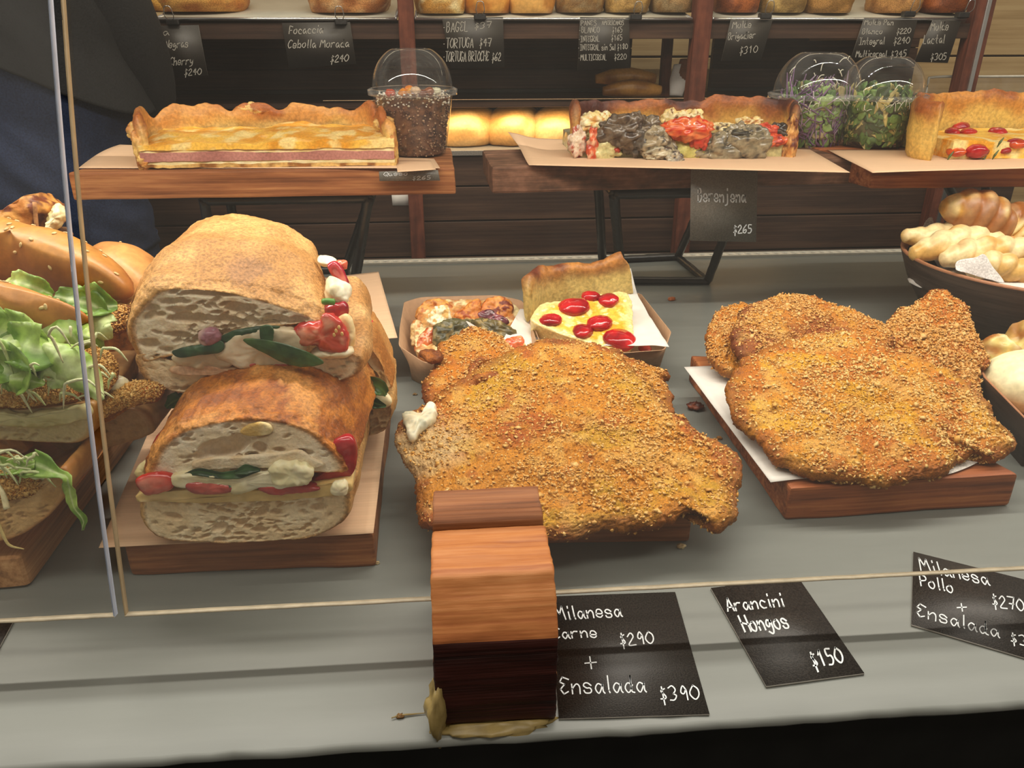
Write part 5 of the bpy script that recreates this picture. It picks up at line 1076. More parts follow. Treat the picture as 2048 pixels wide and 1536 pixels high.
# puff pastry with pick
pp = thing('puff_pastry_sandwich', onY(70, 520, .80)*[1, 1, 0]+[0, 0, .17], 'browned puff pastry piece at the far left back behind the rolls', 'pastry')
lump('pastry_shell', [(-60, 440), (-20, 432), (20, 430), (50, 428), (72, 415), (95, 402), (103, 390), (112, 402), (122, 410), (120, 432), (100, 450), (92, 470), (60, 478), (10, 470), (-40, 468)], (onY(40, 445, .78), np.array([0, -1.0, .5])), .05, pp, '#b4702e', '#d09448', 'pastry', 401, m=160, rings=26, amp=.0022, sc=60, c3='#6f3516', rim=.012, dome=.008)
lump('pastry_filling', [(92, 455), (97, 435), (105, 415), (118, 408), (132, 418), (136, 432), (125, 450), (105, 462), (90, 468)], (onY(110, 435, .765), np.array([0.4, -1.0, .3])), .03, pp, '#dcc988', '#efe3b4', 'cream', 402, amp=.0025, rim=.008)
lump('pastry_base', [(85, 462), (110, 455), (135, 460), (145, 480), (140, 500), (100, 505), (60, 500), (40, 485)], (onY(100, 480, .77), np.array([0, -1.0, .5])), .03, pp, '#7c4b28', '#b48452', 'pastry', 403, amp=.002, c3='#4a2a18')
lump('pastry_body', [(-60, 470), (60, 475), (120, 480), (140, 520), (120, 600), (0, 620), (-60, 600)], (onY(40, 540, .82), np.array([0, -1.0, 0])), .04, pp, '#8f5a30', '#b48452', 'pastry', 404, amp=.002)
V, Q, T = tube([onY(69, 404, .74), onY(75, 476, .735)], .0021, 8, 6, .6, 1.0); tag(make('wooden_pick', V, [Q, T], M['board_pale']), 'flat wooden pick stuck upright in the top left roll', 'pick')

# ================================================================== kraft trays with quiche slices
def boat(label, rim, base, zr, seed, wall=.0009):
    R_ = closed(toZ(rim, zr), 96, False); B_ = closed([onZ(x, y, .0006) for x, y in base], 96, False); 
    t = thing('kraft_tray', [B_[:, 0].mean(), B_[:, 1].mean(), 0], label, 'food tray', 'kraft food trays')
    cR, cB = R_.mean(0), B_.mean(0)
    th = lambda P, c: np.argsort(np.arctan2(P[:, 1]-c[1], P[:, 0]-c[0]))
    def ang(P, c, A):
        a = np.arctan2(P[:, 1]-c[1], P[:, 0]-c[0]); o = np.argsort(a); return np.stack([np.interp(A, a[o], P[o, k], period=2*np.pi) for k in range(3)], 1)
    A = np.linspace(-np.pi, np.pi, 120, endpoint=False); Ro, Bo = ang(R_, cR, A), ang(B_, cB, A)
    inn = lambda P, c, d: c+(P-c)*(1-d/np.linalg.norm(P-c, axis=1))[:, None]
    Ri, Bi = inn(Ro, cR, .0012), inn(Bo, cB, .0012)+[0, 0, .0010]
    rows = [cB+(Bo-cB)*.02, Bo, Bo*.5+Ro*.5, Ro, Ri+[0, 0, .0001], Ri*.5+Bi*.5, Bi, cB+[0, 0, .001]+(Bi-cB)*.02]
    V = np.vstack(rows); Q = np.vstack([ringq(a*120, a*120+120, 120) for a in range(7)]); Q, _ = fixn(V, Q)
    make('tray_shell', V, [Q], M['kraft_board'], t, smooth=False)
    return t
boat('kraft paper boat with the herb topped quiche, behind the largest cutlet', [(808, 604), (841, 594), (994, 590), (1042, 600), (1053, 612), (1078, 700), (1060, 745), (1020, 760), (845, 724), (797, 692), (799, 655)], [(835, 690), (850, 660), (1010, 655), (1035, 700), (1045, 760), (1000, 780), (848, 772), (822, 758)], .052, 1)
boat('kraft paper boat with the cherry tomato quiche slice', [(1056, 602), (1075, 596), (1225, 580), (1282, 587), (1343, 664), (1330, 700), (1222, 708), (1110, 720), (1085, 700), (1062, 640)], [(1085, 690), (1100, 650), (1250, 640), (1290, 660), (1322, 734), (1225, 752), (1120, 760), (1095, 740)], .052, 2)
def P3(x, y, z): return onZ(x, y, z)
sheet('white_liner', [(1085, 700), (1338, 690), (1275, 590), (1262, 540)], [.030, .055, .062, .075], 'white greaseproof paper lining the cherry tomato quiche tray', 'white_paper', seed=8, h=lambda u, v, P: .003*np.sin(u*4+v*2)+.002*fbm(P, 30, 2, 4))
sheet('white_liner', [(1000, 690), (1085, 705), (1080, 625), (1040, 618)], [.05, .03, .052, .060], 'crumpled white paper between the two quiche slices', 'white_paper', seed=9, h=lambda u, v, P: .006*fbm(P, 45, 2, 4))
# cherry tomato quiche slice in tray
qs = thing('quiche_slice', onZ(1180, 690, .004), 'yellow quiche slice with cherry tomatoes in the right kraft boat', 'quiche slice')
plq = (onZ(1170, 650, .060), np.array([0.02, -.52, 1.0]))
lump('custard', [(1062, 640), (1080, 612), (1110, 604), (1150, 600), (1200, 590), (1245, 585), (1262, 598), (1266, 640), (1262, 700), (1222, 706), (1180, 688), (1130, 672), (1085, 655)], plq, .040, qs, '#eaa828', '#f2c04a', 'wet', 501, m=180, rings=30, low=.95, rim=.006, amp=.0012, c3='#f6dc90', rimc='#ecd690')
wp = [onY(1055, 598, .93), onY(1085, 578, .965), onY(1150, 568, .985), onY(1210, 560, .995), onY(1258, 545, 1.0)]
def crustwall(parent, path, h0, th, seed, c1, c2, c3, nm='crust_wall', n=110, wob=.004):
    P = open_curve(path, n); V, Q, T = tube(P, 1.0, 28, None, th, h0); 
    # fatter rolled top
    zc = np.repeat(P[:, 2], 28); zc = np.concatenate([zc, [P[0, 2], P[-1, 2]]]); hh = (V[:, 2]-zc)/h0
    ctr = np.vstack([np.repeat(P, 28, 0), P[:1], P[-1:]]); V[:, :2] = ctr[:, :2]+(V[:, :2]-ctr[:, :2])*(1+.9*ss(.2, .9, hh))[:, None]
    V[:, 2] += ss(.2, 1, hh)*wob*fbm(V*[1, 1, .2], 28, 3, seed)
    V = V+normals(V, Q, T)*(.0016*fbm(V, 55, 3, seed)+.0007*fbm(V, 200, 2, seed+1))[:, None]
    Cc = mixc(lin(c1), lin(c2), ss(.0, .75, hh+.35*fbm(V, 30, 3, seed+2))); Cc = mixc(Cc, lin(c3), ss(.55, 1.1, hh+.6*fbm(V, 22, 3, seed+3)))
    return make(nm, V, [Q, T], M['pastry'], parent, Cc)
crustwall(qs, wp, .031, .007, 502, '#d9bc70', '#c0813e', '#6f3520')
def cherry(parent, px, pl, r, seed, c='#b5161c', half=True, nm='cherry_tomato', lift=.0):
    P0, n = pl; n = n/np.linalg.norm(n); p = onP(px[0], px[1], P0, n)
    V, Q, T = blob((0, 0, -r*.15), (r*1.15, r, r*.6 if half else r*.95), seed, .10, 1.4, nu=30, nv=18, rot=rotm(0, 0, seed*1.3)); V = V+p+n*lift
    V = V+normals(V, Q, T)*(.0004*fbm(V, 160, 3, seed))[:, None]
    return make(nm, V, [Q, T], M['tomato'], parent, mixc(lin(c), lin('#8f0f18'), ss(-.2, .6, fbm(V, 60, 2, seed))))
for k, (x, y, r) in enumerate([(1146, 613, .0185), (1216, 600, .014), (1180, 592, .011), (1200, 645, .016), (1238, 678, .020), (1102, 640, .013), (1165, 662, .013)]): cherry(qs, (x, y), plq, r, k, ['#c01e20', '#b8181e'][k % 2], lift=.002)
cherry(qs, (1290, 695), (onZ(1290, 695, .03), ZU), .008, 9, '#d84a3c', nm='tomato_bit')
# herb/aubergine slice in left tray
q2 = thing('quiche_slice', onZ(930, 700, .004), 'darker quiche with herb crust and onion in the left kraft boat', 'quiche slice')
plh = (onZ(930, 660, .045), np.array([0, -.35, 1.0]))
lump('quiche_base', [(830, 690), (835, 640), (850, 610), (900, 600), (960, 600), (1030, 610), (1045, 650), (1050, 700), (1000, 720), (900, 730), (850, 720)], plh, .036, q2, '#b4713a', '#d09a58', 'pastry', 511, m=140, rings=22, low=.95, amp=.002, c3='#e6d3a0')
for k, (pts, Y, T_, c1, c2, c3, mt) in enumerate([
    ([(832, 640), (835, 615), (860, 600), (885, 598), (905, 612), (908, 632), (880, 628), (855, 632)], .96, .012, '#c27c34', '#e0a252', '#b0602a', 'pastry'),
    ([(855, 640), (870, 612), (895, 615), (905, 640), (890, 650), (865, 652)], .93, .012, '#e9dcb0', '#f6efd2', '#d6a860', 'cream'),
    ([(905, 635), (930, 612), (955, 598), (962, 612), (960, 640), (930, 648)], .95, .012, '#c8742c', '#de9440', '#a85020', 'pastry'),
    ([(960, 615), (975, 598), (1000, 592), (1025, 605), (1022, 635), (1000, 645), (965, 635)], .96, .014, '#cf7a34', '#e29a50', '#7a2c16', 'pastry'),
    ([(870, 690), (868, 655), (885, 640), (910, 636), (945, 640), (955, 660), (945, 680), (915, 690), (890, 700)], .895, .018, '#3c3a22', '#5c5634', '#8a7a50', 'leaf'),
    ([(940, 645), (970, 636), (1005, 645), (1035, 665), (1020, 690), (990, 680), (960, 670)], .905, .016, '#4a4226', '#6a5c36', '#9a8450', 'leaf'),
    ([(830, 700), (840, 672), (855, 655), (870, 660), (865, 690), (850, 705)], .90, .014, '#b04a24', '#d0703c', '#e6b48a', 'wet'),
    ([(955, 628), (975, 618), (1005, 632), (1018, 645), (1000, 650), (970, 642)], .935, .008, '#5c2c34', '#8a4a50', '#3c1c24', 'wet'),
    ([(1000, 690), (1022, 675), (1042, 672), (1048, 690), (1030, 705), (1005, 705)], .86, .012, '#d8542c', '#ea7c4c', '#f0a070', 'tomato'),
    ([(825, 690), (822, 655), (830, 640), (845, 650), (842, 680)], .92, .012, '#d0a868', '#ead2a0', '#c07a3c', 'pastry')]):
    lump(['crust_bump', 'feta_chunk', 'crust_bump', 'crust_bump', 'herb_topping', 'herb_topping', 'roast_pepper', 'onion_slice', 'tomato_piece', 'crust_bump'][k], pts, (onY(*pts[0], Y), np.array([0, -1.0, .8])), T_, q2, c1, c2, mt, 520+k, m=90, rings=16, amp=.0026 if mt in ('leaf', 'cream') else .0014, sc=110, csc=110, c3=c3, rim=T_*.8, low=.6)
lump('paper_shard', [(932, 642), (960, 658), (980, 674), (955, 668)], (onY(950, 655, .88), np.array([0, -1.0, .5])), .0006, q2, '#e6e0d6', '#efeae2', 'grain', 3, amp=0)

# ================================================================== raised boards and risers
def riser(label, tl, tr, Yt, ztop, base_f, base_b, hide=None):
    """iron frame: rectangular top, flared legs, rectangular foot"""
    a, b = onY(tl[0], tl[1], Yt), onY(tr[0], tr[1], Yt); a[2] = b[2] = ztop; c, d = a+[0, .13, 0], b+[0, .13, 0]
    e_, f_ = onZ(*base_f[0], .005), onZ(*base_f[1], .005); g, h = onZ(*base_b[0], .005), onZ(*base_b[1], .005)
    t = thing('display_riser', (e_+f_+g+h)/4*[1, 1, 0], label, 'iron riser', 'black iron risers')
    for nm, p, q in [('top_bar', a, b), ('top_bar', c, d), ('top_bar', a, c), ('top_bar', b, d), ('leg', a, e_), ('leg', b, f_), ('leg', c, g), ('leg', d, h), ('foot_bar', e_, f_), ('foot_bar', g, h), ('foot_bar', e_, g), ('foot_bar', f_, h)]:
        V, Q, T = tube([p, (p+q)/2, q], .0058*1.35, 4, 30, up=(0.01, 0.02, 1) if abs((q-p)[2]) < .02 else (0, 1, 0.01)); V = V+.0006*np.stack([vnoise(V, 120, k) for k in range(3)], 1)
        make(nm, V, [Q, T], M['black_iron'], t, smooth=False)
zbB = onY(500, 395, 1.08)[2]; zbT = zbB+.036
riser('black iron riser under the long ham quiche board', (408, 400), (737, 400), 1.11, zbB-.0085, [(440, 600), (705, 590)], [(480, 545), (690, 540)])
riser('black iron riser with flared legs under the aubergine quiche board', (1228, 385), (1482, 385), 1.11, zbB-.0085, [(1243, 562), (1415, 563)], [(1205, 521), (1356, 514)])
riser('black iron riser behind the breadstick bowl at the right', (1962, 395), (2200, 395), 1.165, zbB-.0085, [(1990, 563), (2180, 558)], [(1980, 522), (2140, 518)])
def ub(x, Y): return onY(x, 370, Y)
tag(prism('serving_board', [ub(141, 1.08), ub(911, 1.08), ub(911, 1.08)+[-.005, .19, 0], ub(141, 1.08)+[.03, .19, 0]], zbB, zbT, M['board_warm'], bevel=.003, rough=.0012, seed=21), 'long raised wooden board carrying the ham and cheese quiche', 'serving board')
tag(prism('serving_board', [onY(984, 380, 1.08), onY(1716, 380, 1.11), onY(1640, 380, 1.30), onY(966, 370, 1.24)], zbB, zbT, M['board_brown'], bevel=.004, rough=.0012, seed=22), 'raised brown wooden board carrying the aubergine quiche', 'serving board')
zr = zbB+.002
pA, pB = onY(1738, 385, 1.06), onY(2300, 385, 1.05)
tag(prism('serving_board', [pA, pB, pB+[0, .24, 0], pA+[-.035, .24, 0]], zr, zr+.036, M['board_red'], bevel=.005, rough=.0012, seed=23), 'raised wooden board at the right edge carrying the tomato quiche', 'serving board')
def psheet(px, z, label, mat='kraft', h=None, seed=0):
    zz = z if hasattr(z, '__len__') else [z]*4
    V, Q = patch(*[onZ(x, y, k) for (x, y), k in zip(px, zz)], 30, 20, .0004, h or (lambda u, v, P: .0003+.0003*fbm(P, 10, 2, seed)))
    return tag(make('kraft_sheet', V, [Q], M[mat]), label, 'paper', 'kraft papers on the raised boards')
psheet([(157, 337), (880, 337), (868, 318), (240, 290)], zbT+.0008, 'kraft paper under the ham quiche reaching its board left end', h=lambda u, v, P: .0005+.004*ss(.3, 0, u)*np.sin(v*3.1))
psheet([(1058, 331), (1700, 346), (1620, 300), (1016, 275)], [zbT+.002, zbT+.0008, zbT+.0008, zbT+.010], 'kraft paper with curled corner under the aubergine quiche', h=lambda u, v, P: .0005+.008*ss(.10, 0, u)*ss(0, .5, v))
psheet([(1745, 346), (2200, 332), (2200, 300), (1655, 300)], zr+.0368, 'kraft paper under the tomato quiche and the right salad cup')

# ================================================================== quiches on the raised boards
def block3(name, x0, x1, y0, y1, z0, z1, parent, c1, c2, mat, seed, c3=None, topn=.0015, amp=.0008, sc=60, csc=50, fr=.002, zf=None, flat=None):
    nx, ny, nz = 110, 34, 12; P, Qs, b = [], [], 0
    def grid(f, a, c):
        nonlocal b
        u, v = np.meshgrid(np.linspace(0, 1, a), np.linspace(0, 1, c)); P.append(f(u.ravel(), v.ravel())); i, j = np.meshgrid(np.arange(a-1), np.arange(c-1)); q = (j*a+i).ravel(); Qs.append(np.stack([q, q+1, q+a+1, q+a], 1)+b); b += a*c
    L = lambda a, c, t: a+(c-a)*t
    O = np.ones_like
    grid(lambda u, v: np.stack([L(x0, x1, u), y0*O(u), L(z0, z1, v)], 1), nx, nz); grid(lambda u, v: np.stack([L(x0, x1, u), y1*O(u), L(z1, z0, v)], 1), nx, nz)
    grid(lambda u, v: np.stack([L(x0, x1, u), L(y0, y1, v), z1*O(u)], 1), nx, ny); grid(lambda u, v: np.stack([L(x0, x1, u), L(y1, y0, v), z0*O(u)], 1), nx, ny)
    grid(lambda u, v: np.stack([x0*O(u), L(y1, y0, u), L(z0, z1, v)], 1), ny, nz); grid(lambda u, v: np.stack([x1*O(u), L(y0, y1, u), L(z0, z1, v)], 1), ny, nz)
    V = np.vstack(P); Q = np.vstack(Qs); hz = (V[:, 2]-z0)/(z1-z0)
    c = np.array([(x0+x1)/2, (y0+y1)/2, (z0+z1)/2]); 
    D = np.stack([amp*fbm(V, sc, 3, seed+k) for k in range(3)], 1); V = V+D; V[:, 2] += hz*topn*fbm(V*[1, 1, 0], 18, 3, seed+7)
    if zf is not None: V[:, 2] += zf(V)*hz
    Cc = mixc(lin(c1), lin(c2), ss(-.45, .45, fbm(V, csc, 4, seed+4)))
    if c3: Cc = mixc(Cc, lin(c3), ss(.0, .5, fbm(V, csc*1.5, 3, seed+9)))
    return make(name, V, [Q], M[mat], parent, Cc)
xa, xb = onY(284, 330, 1.095)[0], onY(790, 330, 1.095)[0]; z0 = zbT+.0018
hq = thing('ham_cheese_quiche', ((xa+xb)/2, 1.15, z0), 'long ham and cheese quiche with layered cut side on the left raised board', 'quiche')
zz = lambda y: onY(530, y, 1.093)[2]
block3('crust_base', xa-.004, xb+.002, 1.093, 1.225, z0, zz(328), hq, '#b98a4c', '#d9b26a', 'pastry', 601, c3='#8f5c2a', amp=.0012)
block3('cheese_layer', xa, xb, 1.0945, 1.22, zz(329), zz(320), hq, '#e0cc96', '#efe2b8', 'cream', 602)
block3('ham_layer', xa, xb, 1.0935, 1.22, zz(321), zz(304.5), hq, '#aa7268', '#bd8478', 'wet', 603, amp=.0005, csc=25)
block3('cheese_layer', xa, xb, 1.0945, 1.22, zz(305), zz(296), hq, '#e6c98a', '#f0dca8', 'cream', 604)
block3('egg_topping', xa, xb, 1.0925, 1.222, zz(298), zz(285), hq, '#de9a30', '#f0bc4e', 'wet', 605, c3='#f3d58a', topn=.0045, csc=34, amp=.0012, zf=lambda V: .008*(V[:, 1]-1.10)/.12)
wp = [onY(290, 300, 1.10), onY(285, 280, 1.13), onY(300, 270, 1.19), onY(380, 258, 1.225), onY(500, 250, 1.235), onY(620, 248, 1.235), onY(720, 250, 1.225), onY(755, 262, 1.19), onY(770, 280, 1.13), onY(783, 300, 1.10)]
for p in wp: p[2] = z0+.030
wp[4][2] += .003; wp[5][2] += .001
crustwall(hq, wp, .033, .0055, 606, '#d9b468', '#cf9148', '#a85e26', n=180, wob=.012)
for k, (x, y, Y, fl) in enumerate([(282, 300, 1.105, (.5, .6, 1.5)), (276, 268, 1.12, (.7, .8, .8)), (288, 325, 1.098, (.5, .4, .7)), (786, 296, 1.105, (.35, .6, 1.5)), (770, 250, 1.15, (.8, .8, .7)), (505, 222, 1.235, (1.3, .5, .6))]):
    V, Q, T = blob(onY(x, y, Y), np.array(fl)*.017, 640+k, .3, 2.0, nu=40, nv=26); V = V+normals(V, Q, T)*(.0012*fbm(V, 160, 3, k))[:, None]
    make('crust_bump', V, [Q, T], M['pastry'], hq, mixc(mixc(lin('#dcb66a'), lin('#c48440'), ss(-.4, .4, fbm(V, 60, 3, k))), lin('#9c5a26'), ss(.2, .5, fbm(V, 70, 3, k+5))))
# aubergine quiche
xa, xb = onY(1146, 320, 1.13)[0], onY(1585, 325, 1.13)[0]
aq = thing('aubergine_quiche', ((xa+xb)/2, 1.17, z0), 'chunky aubergine and tomato quiche with burnt crust on the middle raised board', 'quiche')
z1_ = onY(1350, 275, 1.125)[2]
block3('filling', xa, xb, 1.125, 1.24, z0, z1_, aq, '#a39a6a', '#c9bf86', 'wet', 611, c3='#7d7558', topn=.005, amp=.0025, sc=45, csc=45)
wp = [onY(1150, 290, 1.135), onY(1148, 270, 1.16), onY(1165, 255, 1.22), onY(1230, 250, 1.25), onY(1330, 250, 1.258), onY(1430, 250, 1.255), onY(1530, 252, 1.25), onY(1575, 262, 1.21), onY(1582, 285, 1.135)]
for p in wp: p[2] = z0+.034
crustwall(aq, wp, .037, .006, 612, '#d0a050', '#a45c28', '#4a2018', n=180, wob=.008)
def chunk(parent, nm, px, Y, r, c1, c2, seed, mat='wet', amp=.35, fl=(1, .7, .7), c3=None):
    p = onY(px[0], px[1], Y); V, Q, T = blob(p, np.array(fl)*r, seed, amp*(.55 if 'tomato' in nm else 1.0), 2.2, nu=54, nv=36); V = V+normals(V, Q, T)*(r*.09*fbm(V, 150, 4, seed))[:, None]
    Cc = mixc(lin(c1), lin(c2), ss(-.4, .4, fbm(V, 130, 3, seed)))
    if c3: Cc = mixc(Cc, lin(c3), ss(.1, .5, fbm(V, 170, 3, seed+4)))
    return make(nm, V, [Q, T], M[mat], parent, Cc)
for k, (nm, px, Y, r, c1, c2, fl, mt, c3) in enumerate([
    ('feta_chunk', (1185, 248), 1.15, .020, '#e9cf8a', '#f5e8bc', (1.2, .7, .7), 'cream', '#d09040'), ('feta_chunk', (1205, 240), 1.16, .014, '#ecd590', '#f8eec8', (1, .7, .8), 'cream', '#c88040'),
    ('aubergine_chunk', (1250, 262), 1.12, .026, '#41332a', '#65523f', (1.25, .7, .8), 'wet', '#7a6c5c'), ('aubergine_chunk', (1290, 258), 1.125, .020, '#54463a', '#7a6850', (1.2, .7, .8), 'wet', '#8a7c68'), ('aubergine_chunk', (1268, 282), 1.115, .018, '#4c443c', '#6a5f52', (1, .6, 1), 'wet', None),
    ('aubergine_chunk', (1312, 285), 1.112, .021, '#85765c', '#a8987a', (1.1, .6, 1.1), 'wet', '#4a4238'), ('aubergine_chunk', (1325, 308), 1.105, .014, '#94886e', '#c2b698', (1.7, .6, .7), 'wet', '#54483c'), ('aubergine_chunk', (1350, 322), 1.098, .012, '#80766a', '#b0a48c', (1, .7, .9), 'wet', '#46403e'),
    ('tomato_piece', (1375, 258), 1.115, .027, '#cf5626', '#e6824a', (1.35, .6, .55), 'tomato', '#c22c14'), ('tomato_piece', (1400, 275), 1.113, .014, '#b83420', '#d05a3c', (1, .6, 1.2), 'tomato', None),
    ('aubergine_chunk', (1440, 300), 1.118, .024, '#7c705a', '#9c8e70', (1.3, .5, .9), 'wet', '#4c463a'), ('aubergine_chunk', (1490, 290), 1.118, .026, '#746850', '#948568', (1.3, .5, 1.0), 'wet', '#46403a'), ('aubergine_chunk', (1475, 270), 1.12, .018, '#2e2a22', '#4a4438', (1.5, .6, .5), 'wet', '#6a6450'),
    ('aubergine_chunk', (1550, 268), 1.135, .016, '#2c241e', '#4a3c30', (1.3, .6, .8), 'wet', None), ('tomato_piece', (1530, 262), 1.13, .014, '#b83420', '#d4583a', (1.3, .6, .7), 'tomato', None), ('tomato_piece', (1540, 280), 1.125, .017, '#c44424', '#de6a3c', (1.4, .5, .55), 'tomato', '#8f1c14'),
    ('feta_chunk', (1340, 240), 1.17, .014, '#e8c880', '#f4e2ae', (1, .7, 1), 'cream', '#7a4a2c'), ('feta_chunk', (1375, 235), 1.18, .016, '#ecd08a', '#f6e6b8', (1.5, .7, .6), 'cream', '#a86a30'), ('feta_chunk', (1440, 262), 1.14, .017, '#e6c886', '#f2e0b0', (1.4, .7, .6), 'cream', '#5a4430'), ('feta_chunk', (1500, 248), 1.16, .015, '#eecf8a', '#f6e4b4', (1.2, .7, .7), 'cream', '#b07030'),
    ('pepper_strip', (1185, 290), 1.118, .012, '#b43c20', '#d8663c', (.6, .5, 1.7), 'tomato', '#e6b08a'), ('onion_bits', (1155, 285), 1.125, .015, '#c9a890', '#e6d0b4', (.8, .6, 1.3), 'wet', '#b0442c'), ('pepper_cube', (1232, 297), 1.118, .0065, '#b03a24', '#c8543a', (1, .8, 1), 'tomato', None), ('potato_piece', (1215, 295), 1.122, .017, '#c0b67c', '#d6cc94', (1.2, .5, 1.1), 'wet', None), ('potato_piece', (1375, 302), 1.122, .026, '#b8b060', '#ccc478', (1.3, .3, .9), 'wet', None),
    ('crust_end', (1578, 290), 1.13, .018, '#b87838', '#dca860', (.5, .6, 2.0), 'pastry', '#6a2c18')]):
    chunk(aq, nm, px, Y, r*1.05, c1, c2, 620+k, mt, .32, fl, c3)
# tomato quiche at the right
xa = onY(1812, 320, 1.10)[0]; xb = onY(2240, 320, 1.10)[0]; z0r = zr+.0375
tq = thing('tomato_quiche', ((xa+xb)/2, 1.15, z0r), 'yellow cherry tomato quiche in a deep golden crust at the right edge', 'quiche')
zt_ = onY(1980, 288, 1.08)[2]
block3('custard', xa+.05, xb, 1.075, 1.22, z0r, zt_+.004, tq, '#eaa62a', '#f3c450', 'wet', 701, c3='#f0dc94', topn=.002, csc=30)
wp = [onY(1865, 300, 1.065), onY(1835, 300, 1.085), onY(1822, 280, 1.12), onY(1828, 262, 1.20), onY(1880, 250, 1.235), onY(2000, 250, 1.235), onY(2240, 250, 1.235)]
for p in wp: p[2] = z0r+.038
crustwall(tq, wp, .040, .006, 702, '#dcb45c', '#c88636', '#9a5420', n=170, wob=.005)
plt = (np.array([0, 1.10, zt_+.005]), ZU)
for k, (x, y, r) in enumerate([(1920, 252, .015), (1955, 247, .016), (1938, 262, .011), (1995, 262, .013), (2035, 248, .015), (1905, 262, .011)]): cherry(tq, (x, y), (np.array([0, 1.1, zt_+.006]), ZU), r, 20+k, '#bb2018')
for k, (x, y, r) in enumerate([(1954, 298, .017), (1915, 302, .011), (2012, 300, .008), (2035, 285, .012)]): cherry(tq, (x, y), (np.array([0, 1.076, 0]), YN), r, 30+k, ['#a81418', '#d0551c'][k % 2], lift=-.002)
for k, (x, y) in enumerate([(1990, 310), (2000, 285), (1965, 322), (1900, 312)]):
    V, Q, T = tube([onY(x-6, y+10, 1.070), onY(x, y, 1.069), onY(x+8, y-10, 1.070)], [.0006, .0018, .0006], 6, 10); make('herb_strand', V, [Q, T], M['leaf'], tq, lin('#4c5a2a'))

